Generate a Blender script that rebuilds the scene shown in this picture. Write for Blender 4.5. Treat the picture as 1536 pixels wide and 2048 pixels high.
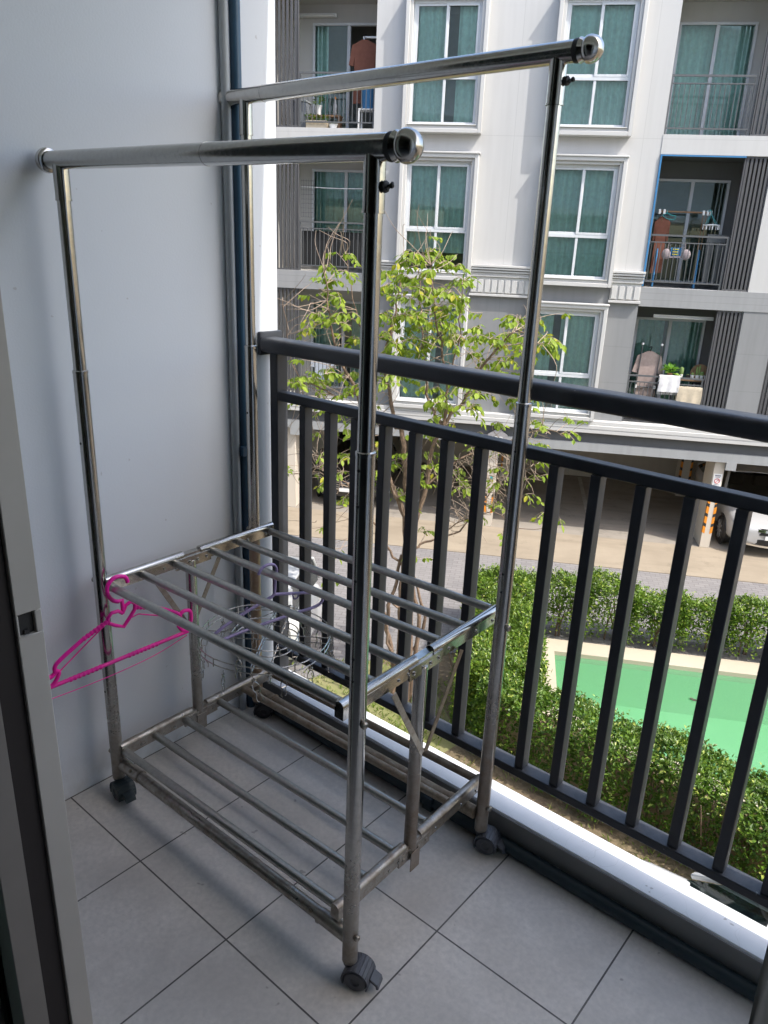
import bpy, bmesh, math, random
import numpy as np
from mathutils import Vector, Matrix, Quaternion
rnd = random.Random(7)
PI = math.pi
for o in list(bpy.data.objects):
    bpy.data.objects.remove(o)
scene = bpy.context.scene
COL = scene.collection

# ------------------------------------------------------------------ camera
cam_d = bpy.data.cameras.new('camera')
cam = bpy.data.objects.new('camera', cam_d)
COL.objects.link(cam)
scene.camera = cam
cam_d.sensor_fit = 'AUTO'
cam_d.sensor_width = 36.0
cam_d.lens = 1523.7 / 2048 * 36.0
cam_d.clip_start = 0.05
cam_d.clip_end = 500
CR = ((0.7612, 0.6475, 0.0386), (0.2467, -0.2338, -0.9405), (-0.5999, 0.7254, -0.3377))
CAM = Vector((1.542, -0.698, 1.326))
_r = Matrix(((CR[0][0], -CR[1][0], -CR[2][0]), (CR[0][1], -CR[1][1], -CR[2][1]), (CR[0][2], -CR[1][2], -CR[2][2])))
cam.matrix_world = Matrix.Translation(CAM) @ _r.to_quaternion().normalized().to_matrix().to_4x4()

# ------------------------------------------------------------------ light
SUN = Vector((0.713, 0.056, 1.0)).normalized()
sun_el = math.asin(SUN.z)
world = bpy.data.worlds.new('World')
scene.world = world
world.use_nodes = True
wn = world.node_tree
for n in list(wn.nodes):
    wn.nodes.remove(n)
sky = wn.nodes.new('ShaderNodeTexSky')
sky.sky_type = 'NISHITA'
sky.sun_disc = False
sky.sun_elevation = sun_el
sky.sun_rotation = math.atan2(SUN.x, SUN.y)
sky.air_density = 1.2
sky.dust_density = 3.0
bg = wn.nodes.new('ShaderNodeBackground')
bg.inputs['Strength'].default_value = 0.15
wo = wn.nodes.new('ShaderNodeOutputWorld')
wn.links.new(sky.outputs[0], bg.inputs[0])
wn.links.new(bg.outputs[0], wo.inputs[0])
sun_d = bpy.data.lights.new('sun', 'SUN')
sun_d.energy = 2.0
sun_d.angle = math.radians(0.55)
sun_d.color = (1.0, 0.955, 0.88)
sun = bpy.data.objects.new('sun', sun_d)
COL.objects.link(sun)
sun.location = (12, 2, 20)
sun.rotation_euler = SUN.to_track_quat('Z', 'Y').to_euler()
scene.view_settings.view_transform = 'Standard'
scene.view_settings.look = 'None'
scene.view_settings.gamma = 1.0
scene.view_settings.exposure = 1.38
scene.cycles.max_bounces = 12
scene.cycles.transparent_max_bounces = 16
scene.cycles.diffuse_bounces = 5
scene.cycles.glossy_bounces = 6
scene.cycles.caustics_reflective = False
scene.cycles.caustics_refractive = False

# ------------------------------------------------------------------ materials
def new_mat(name):
    m = bpy.data.materials.new(name)
    m.use_nodes = True
    nt = m.node_tree
    b = nt.nodes['Principled BSDF']
    return m, nt, b

def N(nt, t, **kw):
    n = nt.nodes.new(t)
    for k, v in kw.items():
        setattr(n, k, v)
    return n

def mixc(nt, fac, a, b, blend='MIX'):
    n = N(nt, 'ShaderNodeMix', data_type='RGBA', blend_type=blend)
    for i, v in ((0, fac), (6, a), (7, b)):
        if hasattr(v, 'default_value'):
            nt.links.new(v, n.inputs[i])
        elif i == 0:
            n.inputs[0].default_value = v
        else:
            n.inputs[i].default_value = (*v, 1) if len(v) == 3 else v
    return n.outputs[2]

def mth(nt, op, a, b=None):
    n = N(nt, 'ShaderNodeMath', operation=op)
    for i, v in ((0, a), (1, b)):
        if v is None:
            continue
        if hasattr(v, 'default_value'):
            nt.links.new(v, n.inputs[i])
        else:
            n.inputs[i].default_value = v
    return n.outputs[0]

def ramp(nt, src, lo, hi):
    n = N(nt, 'ShaderNodeMapRange')
    nt.links.new(src, n.inputs[0])
    n.inputs[1].default_value = lo
    n.inputs[2].default_value = hi
    return n.outputs[0]

def noise(nt, scale, detail=4, vec=None, rough=0.55):
    n = N(nt, 'ShaderNodeTexNoise')
    n.inputs['Scale'].default_value = scale
    n.inputs['Detail'].default_value = detail
    n.inputs['Roughness'].default_value = rough
    if vec is None:
        vec = N(nt, 'ShaderNodeTexCoord').outputs['Object']
    nt.links.new(vec, n.inputs['Vector'])
    return n.outputs['Fac']

def M(name, col, rough=0.6, metal=0.0, var=0.12, scale=8.0, bump=0.0, bscale=60.0, col2=None, spec=0.5, coat=0.0):
    """plain surface with cloudy variation of its own colour"""
    m, nt, b = new_mat(name)
    f = ramp(nt, noise(nt, scale), 0.3, 0.7)
    c2 = col2 or tuple(c * (1 - var) for c in col)
    nt.links.new(mixc(nt, f, col, c2), b.inputs['Base Color'])
    b.inputs['Roughness'].default_value = rough
    b.inputs['Metallic'].default_value = metal
    b.inputs['Specular IOR Level'].default_value = spec
    b.inputs['Coat Weight'].default_value = coat
    if bump:
        bp = N(nt, 'ShaderNodeBump')
        bp.inputs['Strength'].default_value = bump
        bp.inputs['Distance'].default_value = 0.01
        nt.links.new(noise(nt, bscale, 3), bp.inputs['Height'])
        nt.links.new(bp.outputs[0], b.inputs['Normal'])
    return m

def line_mask(nt, coord, vals, w):
    out = None
    for v in vals:
        d = mth(nt, 'ABSOLUTE', mth(nt, 'SUBTRACT', coord, v))
        k = mth(nt, 'LESS_THAN', d, w)
        out = k if out is None else mth(nt, 'MAXIMUM', out, k)
    return out

def wall_mat(name, col, lx=(), lz=(), streak=0.1, rough=0.75):
    """painted render with thin joint grooves and faint rain streaks"""
    m, nt, b = new_mat(name)
    tc = N(nt, 'ShaderNodeTexCoord').outputs['Object']
    sx = N(nt, 'ShaderNodeSeparateXYZ')
    nt.links.new(tc, sx.inputs[0])
    mp = N(nt, 'ShaderNodeMapping')
    mp.inputs['Scale'].default_value = (7, 7, 0.5)
    nt.links.new(tc, mp.inputs[0])
    f1 = ramp(nt, noise(nt, 1.0, 5, mp.outputs[0]), 0.45, 0.8)
    f2 = ramp(nt, noise(nt, 0.8, 4, tc), 0.35, 0.7)
    c = mixc(nt, mth(nt, 'MULTIPLY', f1, streak * 2.2), col, tuple(x * 0.72 for x in col))
    c = mixc(nt, mth(nt, 'MULTIPLY', f2, streak), c, tuple(x * 0.8 for x in col))
    k = None
    if lx:
        k = line_mask(nt, sx.outputs[0], lx, 0.006)
    if lz:
        k2 = line_mask(nt, sx.outputs[2], lz, 0.006)
        k = k2 if k is None else mth(nt, 'MAXIMUM', k, k2)
    if k is not None:
        c = mixc(nt, mth(nt, 'MULTIPLY', k, 0.22), c, tuple(x * 0.4 for x in col))
    nt.links.new(c, b.inputs['Base Color'])
    b.inputs['Roughness'].default_value = rough
    b.inputs['Specular IOR Level'].default_value = 0.3
    return m

def steel(name, rust=0.0, rough=0.13, tint=(0.50, 0.49, 0.465), dull=0.0, rc=((0.085, 0.042, 0.018), (0.22, 0.135, 0.068)), zf=None):
    m, nt, b = new_mat(name)
    tc = N(nt, 'ShaderNodeTexCoord').outputs['Object']
    f = ramp(nt, noise(nt, 34, 8, tc, 0.7), 0.60 - rust * 0.42, 0.80 - rust * 0.10)
    f2 = ramp(nt, noise(nt, 9, 6, tc, 0.65), 0.66 - rust * 0.45, 0.92 - rust * 0.1)
    mask = mth(nt, 'MAXIMUM', mth(nt, 'MULTIPLY', f, min(1, rust * 2.2)), mth(nt, 'MULTIPLY', f2, min(1, rust * 1.6)))
    if zf:
        sz = N(nt, 'ShaderNodeSeparateXYZ')
        nt.links.new(tc, sz.inputs[0])
        zn = mth(nt, 'ADD', sz.outputs[2], mth(nt, 'MULTIPLY', mth(nt, 'SUBTRACT', noise(nt, 16, 4, tc), 0.5), (zf[1] - zf[0]) * 0.9))
        zr_ = ramp(nt, zn, zf[1], zf[0])
        mask = mth(nt, 'MULTIPLY', zr_, mth(nt, 'ADD', 0.58, mth(nt, 'MULTIPLY', mask, 0.5)))
    mask = mth(nt, 'MULTIPLY', mask, 0.82)
    grime = ramp(nt, noise(nt, 120, 4, tc), 0.4, 0.75)
    base = mixc(nt, mth(nt, 'MULTIPLY', grime, 0.25 + dull), tint, tuple(x * 0.62 for x in tint))
    rc = mixc(nt, noise(nt, 60, 5, tc), *rc)
    nt.links.new(mixc(nt, mask, base, rc), b.inputs['Base Color'])
    nt.links.new(mth(nt, 'SUBTRACT', 1.0, mth(nt, 'MULTIPLY', mask, 0.72)), b.inputs['Metallic'])
    r = mth(nt, 'ADD', mth(nt, 'MULTIPLY', mask, 0.30), mth(nt, 'ADD', mth(nt, 'MULTIPLY', grime, 0.10 + dull * 0.3), rough))
    nt.links.new(r, b.inputs['Roughness'])
    bp = N(nt, 'ShaderNodeBump')
    bp.inputs['Strength'].default_value = 0.03 + rust * 0.10
    bp.inputs['Distance'].default_value = 0.002
    nt.links.new(noise(nt, 22, 3, tc), bp.inputs['Height'])
    nt.links.new(bp.outputs[0], b.inputs['Normal'])
    return m

def glass(name, tint, refl=1.0, ior=1.5):
    m, nt, b = new_mat(name)
    nt.nodes.remove(b)
    out = nt.nodes['Material Output']
    tr = N(nt, 'ShaderNodeBsdfTransparent')
    tr.inputs[0].default_value = (*tint, 1)
    gl = N(nt, 'ShaderNodeBsdfGlossy')
    gl.inputs[0].default_value = (0.9, 0.95, 0.95, 1)
    gl.inputs['Roughness'].default_value = 0.02
    fr = N(nt, 'ShaderNodeFresnel')
    fr.inputs[0].default_value = ior
    mx = N(nt, 'ShaderNodeMixShader')
    nt.links.new(mth(nt, 'MULTIPLY', fr.outputs[0], refl), mx.inputs[0])
    nt.links.new(tr.outputs[0], mx.inputs[1])
    nt.links.new(gl.outputs[0], mx.inputs[2])
    nt.links.new(mx.outputs[0], out.inputs[0])
    return m

def leaf_mat(name, c1, c2, c3, trans=0.35, rough=0.5, hi=0.85):
    m, nt, b = new_mat(name)
    g = N(nt, 'ShaderNodeNewGeometry').outputs['Random Per Island']
    f = ramp(nt, g, 0.0, hi)
    c = mixc(nt, f, c1, c2)
    cl = ramp(nt, noise(nt, 3.2, 3), 0.38, 0.66)
    c = mixc(nt, mth(nt, 'MULTIPLY', cl, 0.45), c, tuple(x * 0.55 for x in c1))
    k = mth(nt, 'GREATER_THAN', g, hi)
    c = mixc(nt, k, c, c3)
    nt.links.new(c, b.inputs['Base Color'])
    b.inputs['Roughness'].default_value = rough
    b.inputs['Specular IOR Level'].default_value = 0.35
    tl = N(nt, 'ShaderNodeBsdfTranslucent')
    nt.links.new(mixc(nt, 1.0, c, (1.0, 1.15, 0.45), 'MULTIPLY'), tl.inputs[0])
    mx = N(nt, 'ShaderNodeMixShader')
    mx.inputs[0].default_value = trans
    nt.links.new(b.outputs[0], mx.inputs[1])
    nt.links.new(tl.outputs[0], mx.inputs[2])
    nt.links.new(mx.outputs[0], nt.nodes['Material Output'].inputs[0])
    return m

def cloth_mat(name, col, trans=0.0):
    m, nt, b = new_mat(name)
    f = ramp(nt, noise(nt, 14, 4), 0.3, 0.7)
    c = mixc(nt, f, col, tuple(x * 0.8 for x in col))
    nt.links.new(c, b.inputs['Base Color'])
    b.inputs['Roughness'].default_value = 0.9
    b.inputs['Specular IOR Level'].default_value = 0.15
    return m

MT = {}
MT['chrome'] = steel('polished_steel', rust=0.06)
MT['chrome_mid'] = steel('stained_steel', rust=0.5, rough=0.24, dull=0.2, tint=(0.46, 0.44, 0.40))
MT['chrome_dull'] = steel('dull_shelf_steel', rust=0.14, rough=0.30, dull=0.2, tint=(0.46, 0.455, 0.43))
MT['chrome_rust'] = steel('rusty_steel', rust=0.62, rough=0.36, dull=0.3, tint=(0.42, 0.37, 0.30))
MT['leg_mid'] = steel('leg_steel_stained_foot', rust=0.45, rough=0.15, zf=(0.12, 0.42), rc=((0.10, 0.068, 0.04), (0.21, 0.155, 0.10)))
MT['leg_rust'] = steel('leg_steel_rusty_foot', rust=0.6, rough=0.17, zf=(0.22, 0.46))
MT['post_rust'] = steel('post_steel_rusty_foot', rust=0.6, rough=0.18, zf=(0.24, 0.46))
MT['black_rubber'] = M('black_rubber', (0.02, 0.02, 0.022), 0.5)
MT['caster'] = M('grey_plastic', (0.085, 0.09, 0.105), 0.45, var=0.25, scale=60)
MT['caster_teal'] = M('blue_grey_plastic', (0.04, 0.058, 0.065), 0.45, var=0.25, scale=60)
def rail_mat():
    m, nt, b = new_mat('charcoal_paint')
    tc = N(nt, 'ShaderNodeTexCoord').outputs['Object']
    f = ramp(nt, noise(nt, 14, 6, tc, 0.65), 0.35, 0.7)
    c = mixc(nt, f, (0.022, 0.025, 0.032), (0.040, 0.043, 0.052))
    ge = N(nt, 'ShaderNodeNewGeometry')
    sp = N(nt, 'ShaderNodeSeparateXYZ')
    nt.links.new(ge.outputs['Normal'], sp.inputs[0])
    dust = mth(nt, 'MULTIPLY', ramp(nt, sp.outputs[2], 0.6, 1.0), ramp(nt, noise(nt, 30, 6, tc, 0.7), 0.35, 0.75))
    c = mixc(nt, mth(nt, 'MULTIPLY', dust, 0.28), c, (0.20, 0.20, 0.20))
    spk = ramp(nt, noise(nt, 60, 3, tc), 0.725, 0.76)
    c = mixc(nt, mth(nt, 'MULTIPLY', spk, 0.45), c, (0.45, 0.45, 0.44))
    nt.links.new(c, b.inputs['Base Color'])
    nt.links.new(mth(nt, 'ADD', mth(nt, 'MULTIPLY', f, 0.2), 0.36), b.inputs['Roughness'])
    bp = N(nt, 'ShaderNodeBump'); bp.inputs['Strength'].default_value = 0.08; bp.inputs['Distance'].default_value = 0.002
    nt.links.new(noise(nt, 160, 3, tc), bp.inputs['Height']); nt.links.new(bp.outputs[0], b.inputs['Normal'])
    return m
MT['rail'] = rail_mat()
MT['white_paint'] = wall_mat('balcony_wall_paint', (0.82, 0.845, 0.885), streak=0.09, rough=0.55)
def paint_mat():
    m, nt, b = new_mat('balcony_wall_paint')
    tc = N(nt, 'ShaderNodeTexCoord').outputs['Object']
    sz = N(nt, 'ShaderNodeSeparateXYZ'); nt.links.new(tc, sz.inputs[0])
    f = ramp(nt, noise(nt, 1.7, 5, tc), 0.35, 0.7)
    c = mixc(nt, mth(nt, 'MULTIPLY', f, 0.5), (0.73, 0.77, 0.82), (0.69, 0.72, 0.755))
    low = mth(nt, 'MULTIPLY', ramp(nt, mth(nt, 'ADD', sz.outputs[2], mth(nt, 'MULTIPLY', noise(nt, 9, 5, tc), 0.16)), 0.22, 0.05), ramp(nt, noise(nt, 35, 5, tc), 0.4, 0.7))
    c = mixc(nt, mth(nt, 'MULTIPLY', low, 0.35), c, (0.42, 0.40, 0.37))
    sc = ramp(nt, noise(nt, 42, 2, tc), 0.745, 0.765)
    c = mixc(nt, mth(nt, 'MULTIPLY', sc, 0.4), c, (0.40, 0.39, 0.38))
    nt.links.new(c, b.inputs['Base Color'])
    b.inputs['Roughness'].default_value = 0.55
    bp = N(nt, 'ShaderNodeBump'); bp.inputs['Strength'].default_value = 0.10; bp.inputs['Distance'].default_value = 0.003
    nt.links.new(mth(nt, 'ADD', noise(nt, 220, 3, tc), mth(nt, 'MULTIPLY', noise(nt, 3, 3, tc), 4.0)), bp.inputs['Height']); nt.links.new(bp.outputs[0], b.inputs['Normal'])
    return m
MT['white_paint'] = paint_mat()
MT['pipe_blue'] = M('blue_pvc', (0.04, 0.10, 0.17), 0.35, scale=20, var=0.2)
MT['pipe_grey'] = M('grey_pvc', (0.42, 0.45, 0.47), 0.4)
MT['pipe_dark'] = M('dark_teal_pvc', (0.018, 0.034, 0.044), 0.45, scale=15)
MT['pink'] = M('pink_plastic', (1.0, 0.015, 0.42), 0.35, var=0.1)
MT['purple'] = M('lilac_plastic', (0.33, 0.28, 0.52), 0.4)
MT['wire'] = steel('wire_steel', rust=0.05, rough=0.22)
MT['alu'] = M('white_aluminium', (0.62, 0.64, 0.66), 0.45, var=0.06)
MT['alu_frame'] = M('grey_white_aluminium', (0.47, 0.445, 0.405), 0.5, var=0.08)
MT['seal'] = M('dark_brown_rubber', (0.018, 0.013, 0.012), 0.6)
MT['dark'] = M('dark_interior', (0.03, 0.028, 0.026), 0.9)
MT['room'] = M('room_wall', (0.28, 0.265, 0.245), 0.9)
MT['glass_green'] = glass('green_glass', (0.16, 0.34, 0.31), 1.0)
MT['glass_win'] = glass('window_glass', (0.84, 0.94, 0.91), 1.3)
MT['glass_car'] = glass('car_glass', (0.10, 0.12, 0.12), 1.3)
MT['wallW'] = wall_mat('white_render', (0.515, 0.51, 0.50), lx=(-0.46, 2.0 - 0.0, 4.9), lz=(3.33, 5.98), streak=0.14)
MT['wallG'] = wall_mat('grey_render', (0.245, 0.25, 0.255), lx=(-0.46,), lz=(-0.62, -1.38), streak=0.24)
MT['slabG'] = wall_mat('pale_grey_render', (0.30, 0.305, 0.31), lz=(0.49, 0.36), streak=0.22)
MT['trimW'] = wall_mat('white_trim', (0.53, 0.525, 0.51), streak=0.05)
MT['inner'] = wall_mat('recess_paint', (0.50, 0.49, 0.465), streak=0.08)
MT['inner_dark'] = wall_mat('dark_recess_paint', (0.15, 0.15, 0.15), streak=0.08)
MT['garage'] = wall_mat('garage_paint', (0.50, 0.44, 0.36), streak=0.15)
MT['colpaint'] = wall_mat('column_paint', (0.58, 0.525, 0.45), streak=0.12)
MT['louvre'] = M('louvre_grey', (0.075, 0.075, 0.08), 0.55)
MT['steelgrey'] = M('railing_grey', (0.10, 0.105, 0.11), 0.5)
MT['orange'] = M('orange_tape', (0.75, 0.27, 0.02), 0.5)
MT['black'] = M('black_tape', (0.02, 0.02, 0.02), 0.6)
MT['curtain'] = cloth_mat('teal_curtain', (0.76, 0.88, 0.84))
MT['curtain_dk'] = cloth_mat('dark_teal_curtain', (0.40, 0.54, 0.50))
MT['white_plastic'] = M('white_plastic', (0.8, 0.8, 0.79), 0.4, var=0.05)
MT['car_white'] = M('white_car_paint', (0.56, 0.56, 0.55), 0.25, var=0.03, coat=0.8)
MT['car_black'] = M('black_car_paint', (0.012, 0.012, 0.014), 0.2, var=0.03, coat=0.8)
MT['car_trim'] = M('black_car_trim', (0.015, 0.015, 0.016), 0.4)
MT['lamp_glass'] = M('headlight_lens', (0.50, 0.51, 0.52), 0.2, metal=0.2, var=0.5, scale=25)
MT['car_chrome'] = steel('car_chrome', rust=0.0, rough=0.08, tint=(0.8, 0.8, 0.8))
MT['bark'] = M('bark', (0.24, 0.165, 0.115), 0.9, var=0.5, scale=25, bump=0.5, bscale=50)
MT['twig'] = M('twig_bark', (0.40, 0.31, 0.24), 0.9, var=0.4, scale=25)
MT['leaf_tree'] = leaf_mat('tree_leaf', (0.18, 0.27, 0.026), (0.34, 0.43, 0.055), (0.42, 0.40, 0.04), 0.4, 0.5, 0.93)
MT['leaf_hedge'] = leaf_mat('hedge_leaf', (0.075, 0.15, 0.018), (0.19, 0.29, 0.03), (0.42, 0.48, 0.10), 0.25, 0.38, 0.93)
MT['leaf_dark'] = leaf_mat('hedge_leaf_deep', (0.058, 0.125, 0.018), (0.15, 0.245, 0.028), (0.38, 0.44, 0.10), 0.22, 0.36, 0.94)
MT['grass'] = leaf_mat('grass_blade', (0.14, 0.22, 0.03), (0.25, 0.33, 0.07), (0.36, 0.32, 0.13), 0.3)

# ------------------------------------------------------------------ mesh helpers
class MB:
    def __init__(s):
        s.v = []
        s.f = []
        s.m = []
    def add(s, vs, fs, mi=0):
        o = len(s.v)
        s.v += [tuple(p) for p in vs]
        s.f += [tuple(i + o for i in f) for f in fs]
        s.m += [mi] * len(fs)
    def box(s, x0, x1, y0, y1, z0, z1, mi=0):
        s.add([(x0, y0, z0), (x1, y0, z0), (x1, y1, z0), (x0, y1, z0), (x0, y0, z1), (x1, y0, z1), (x1, y1, z1), (x0, y1, z1)],
              [(3, 2, 1, 0), (4, 5, 6, 7), (0, 1, 5, 4), (1, 2, 6, 5), (2, 3, 7, 6), (3, 0, 4, 7)], mi)
    def tube(s, pts, r, seg=12, mi=0, cap=True, closed=False):
        pts = [Vector(p) for p in pts]
        n = len(pts)
        rs = r if isinstance(r, (list, tuple)) else [r] * n
        t0 = None
        rings = []
        up = None
        for i, p in enumerate(pts):
            if closed:
                t = (pts[(i + 1) % n] - pts[i - 1]).normalized()
            else:
                t = (pts[min(i + 1, n - 1)] - pts[max(i - 1, 0)]).normalized()
            if up is None:
                a = Vector((0, 0, 1)) if abs(t.z) < 0.9 else Vector((1, 0, 0))
                up = (a - t * a.dot(t)).normalized()
            else:
                up = (up - t * up.dot(t))
                up = up.normalized() if up.length > 1e-6 else t.orthogonal().normalized()
            b = t.cross(up)
            rings.append([p + (up * math.cos(2 * PI * k / seg) + b * math.sin(2 * PI * k / seg)) * rs[i] for k in range(seg)])
        vs = [p for rg in rings for p in rg]
        fs = []
        m = n if closed else n - 1
        for i in range(m):
            j = (i + 1) % n
            for k in range(seg):
                k2 = (k + 1) % seg
                fs.append((i * seg + k, i * seg + k2, j * seg + k2, j * seg + k))
        if cap and not closed:
            fs.append(tuple(range(seg))[::-1])
            fs.append(tuple((n - 1) * seg + k for k in range(seg)))
        s.add(vs, fs, mi)
    def bar(s, a, b, w, h, up=(0, 0, 1), mi=0):
        a = Vector(a); b = Vector(b)
        t = (b - a).normalized()
        u = Vector(up)
        u = (u - t * u.dot(t)).normalized()
        v = t.cross(u)
        vs = []
        for p in (a, b):
            for i, j in ((-1, -1), (1, -1), (1, 1), (-1, 1)):
                vs.append(p + v * (i * w / 2) + u * (j * h / 2))
        s.add(vs, [(0, 3, 2, 1)[::-1], (4, 5, 6, 7)[::-1], (0, 4, 5, 1), (1, 5, 6, 2), (2, 6, 7, 3), (3, 7, 4, 0)], mi)
    def lathe(s, prof, c=(0, 0, 0), axis=(0, 0, 1), seg=20, mi=0):
        ax = Vector(axis).normalized()
        u = ax.orthogonal().normalized()
        w = ax.cross(u)
        c = Vector(c)
        vs = []
        for r, h in prof:
            for k in range(seg):
                a = 2 * PI * k / seg
                vs.append(c + ax * h + (u * math.cos(a) + w * math.sin(a)) * r)
        fs = []
        for i in range(len(prof) - 1):
            for k in range(seg):
                k2 = (k + 1) % seg
                fs.append((i * seg + k, i * seg + k2, (i + 1) * seg + k2, (i + 1) * seg + k))
        fs.append(tuple(range(seg))[::-1])
        fs.append(tuple((len(prof) - 1) * seg + k for k in range(seg)))
        s.add(vs, fs, mi)
    def ball(s, c, r, seg=16, mi=0, sq=(1, 1, 1)):
        n = seg // 2
        c = Vector(c)
        vs = []
        for i in range(1, n):
            th = PI * i / n
            for k in range(seg):
                a = 2 * PI * k / seg
                vs.append(c + Vector((r * sq[0] * math.sin(th) * math.cos(a), r * sq[1] * math.sin(th) * math.sin(a), r * sq[2] * math.cos(th))))
        fs = []
        for i in range(n - 2):
            for k in range(seg):
                k2 = (k + 1) % seg
                fs.append((i * seg + k, (i + 1) * seg + k, (i + 1) * seg + k2, i * seg + k2))
        vs.append(c + Vector((0, 0, r * sq[2])))
        vs.append(c - Vector((0, 0, r * sq[2])))
        a, b = len(vs) - 2, len(vs) - 1
        for k in range(seg):
            k2 = (k + 1) % seg
            fs.append((a, k, k2))
            fs.append((b, (n - 2) * seg + k2, (n - 2) * seg + k))
        s.add(vs, fs, mi)
    def grid(s, fn, nu, nv, mi=0):
        vs = [fn(i / nu, j / nv) for j in range(nv + 1) for i in range(nu + 1)]
        fs = [(j * (nu + 1) + i, j * (nu + 1) + i + 1, (j + 1) * (nu + 1) + i + 1, (j + 1) * (nu + 1) + i) for j in range(nv) for i in range(nu)]
        s.add(vs, fs, mi)
    def build(s, name, mats, parent=None, bevel=0.0, smooth=True, seg=1, thick=0.0, subd=0, weld=False):
        me = bpy.data.meshes.new(name)
        me.from_pydata(s.v, [], s.f)
        if not isinstance(mats, (list, tuple)):
            mats = [mats]
        for mm in mats:
            me.materials.append(MT[mm] if isinstance(mm, str) else mm)
        if len(mats) > 1:
            me.polygons.foreach_set('material_index', s.m)
        bm = bmesh.new()
        bm.from_mesh(me)
        if weld:
            bmesh.ops.remove_doubles(bm, verts=bm.verts[:], dist=0.0008)
        bmesh.ops.recalc_face_normals(bm, faces=bm.faces)
        if bevel:
            es = [e for e in bm.edges if len(e.link_faces) == 2 and e.calc_face_angle(0) > 0.6]
            bmesh.ops.bevel(bm, geom=es, offset=bevel, segments=seg, profile=0.6, affect='EDGES', clamp_overlap=True)
        if thick:
            bmesh.ops.solidify(bm, geom=bm.faces[:], thickness=thick)
        if subd:
            bmesh.ops.subdivide_edges(bm, edges=bm.edges[:], cuts=1, smooth=1.0, use_grid_fill=True)
        bm.to_mesh(me)
        bm.free()
        if smooth:
            me.shade_smooth()
            me.set_sharp_from_angle(angle=math.radians(38))
        o = bpy.data.objects.new(name, me)
        COL.objects.link(o)
        if parent:
            o.parent = parent
        return o

def tag(o, label=None, cat=None, group=None, kind=None):
    if label: o['label'] = label
    if cat: o['category'] = cat
    if group: o['group'] = group
    if kind: o['kind'] = kind
    return o

def thing(name, label, cat, loc=(0, 0, 0), rz=0.0, group=None, base=None):
    o = bpy.data.objects.new(name, None)
    COL.objects.link(o)
    o.empty_display_size = 0.1
    o.location = loc
    o.rotation_euler = (0, 0, rz)
    return tag(o, label, cat, group)

def copy_tree(o, parent=None):
    c = o.copy()
    COL.objects.link(c)
    if parent:
        c.parent = parent
    for ch in list(o.children):
        copy_tree(ch, c)
    return c

def text_mesh(name, body, size, mat, parent, loc, rot, extrude=0.0008):
    cu = bpy.data.curves.new(name, 'FONT')
    cu.body = body
    cu.size = size
    cu.align_x = 'CENTER'
    cu.align_y = 'CENTER'
    cu.extrude = extrude
    t = bpy.data.objects.new(name + '_tmp', cu)
    COL.objects.link(t)
    dg = bpy.context.evaluated_depsgraph_get()
    me = bpy.data.meshes.new_from_object(t.evaluated_get(dg))
    bpy.data.objects.remove(t)
    me.materials.clear()
    me.materials.append(MT[mat])
    o = bpy.data.objects.new(name, me)
    COL.objects.link(o)
    o.parent = parent
    o.location = loc
    o.rotation_euler = rot
    return o

# site frame: s runs along the opposite building, d is the distance from the viewer's balcony
AZ = math.radians(30.3)
EX = Vector((math.cos(AZ), math.sin(AZ), 0))
EY = Vector((-math.sin(AZ), math.cos(AZ), 0))
ORG = Vector((CAM.x, CAM.y, 0))
GZ = -4.9
def site(s, d, z=GZ):
    return ORG + EX * s + EY * d + Vector((0, 0, z))

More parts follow.
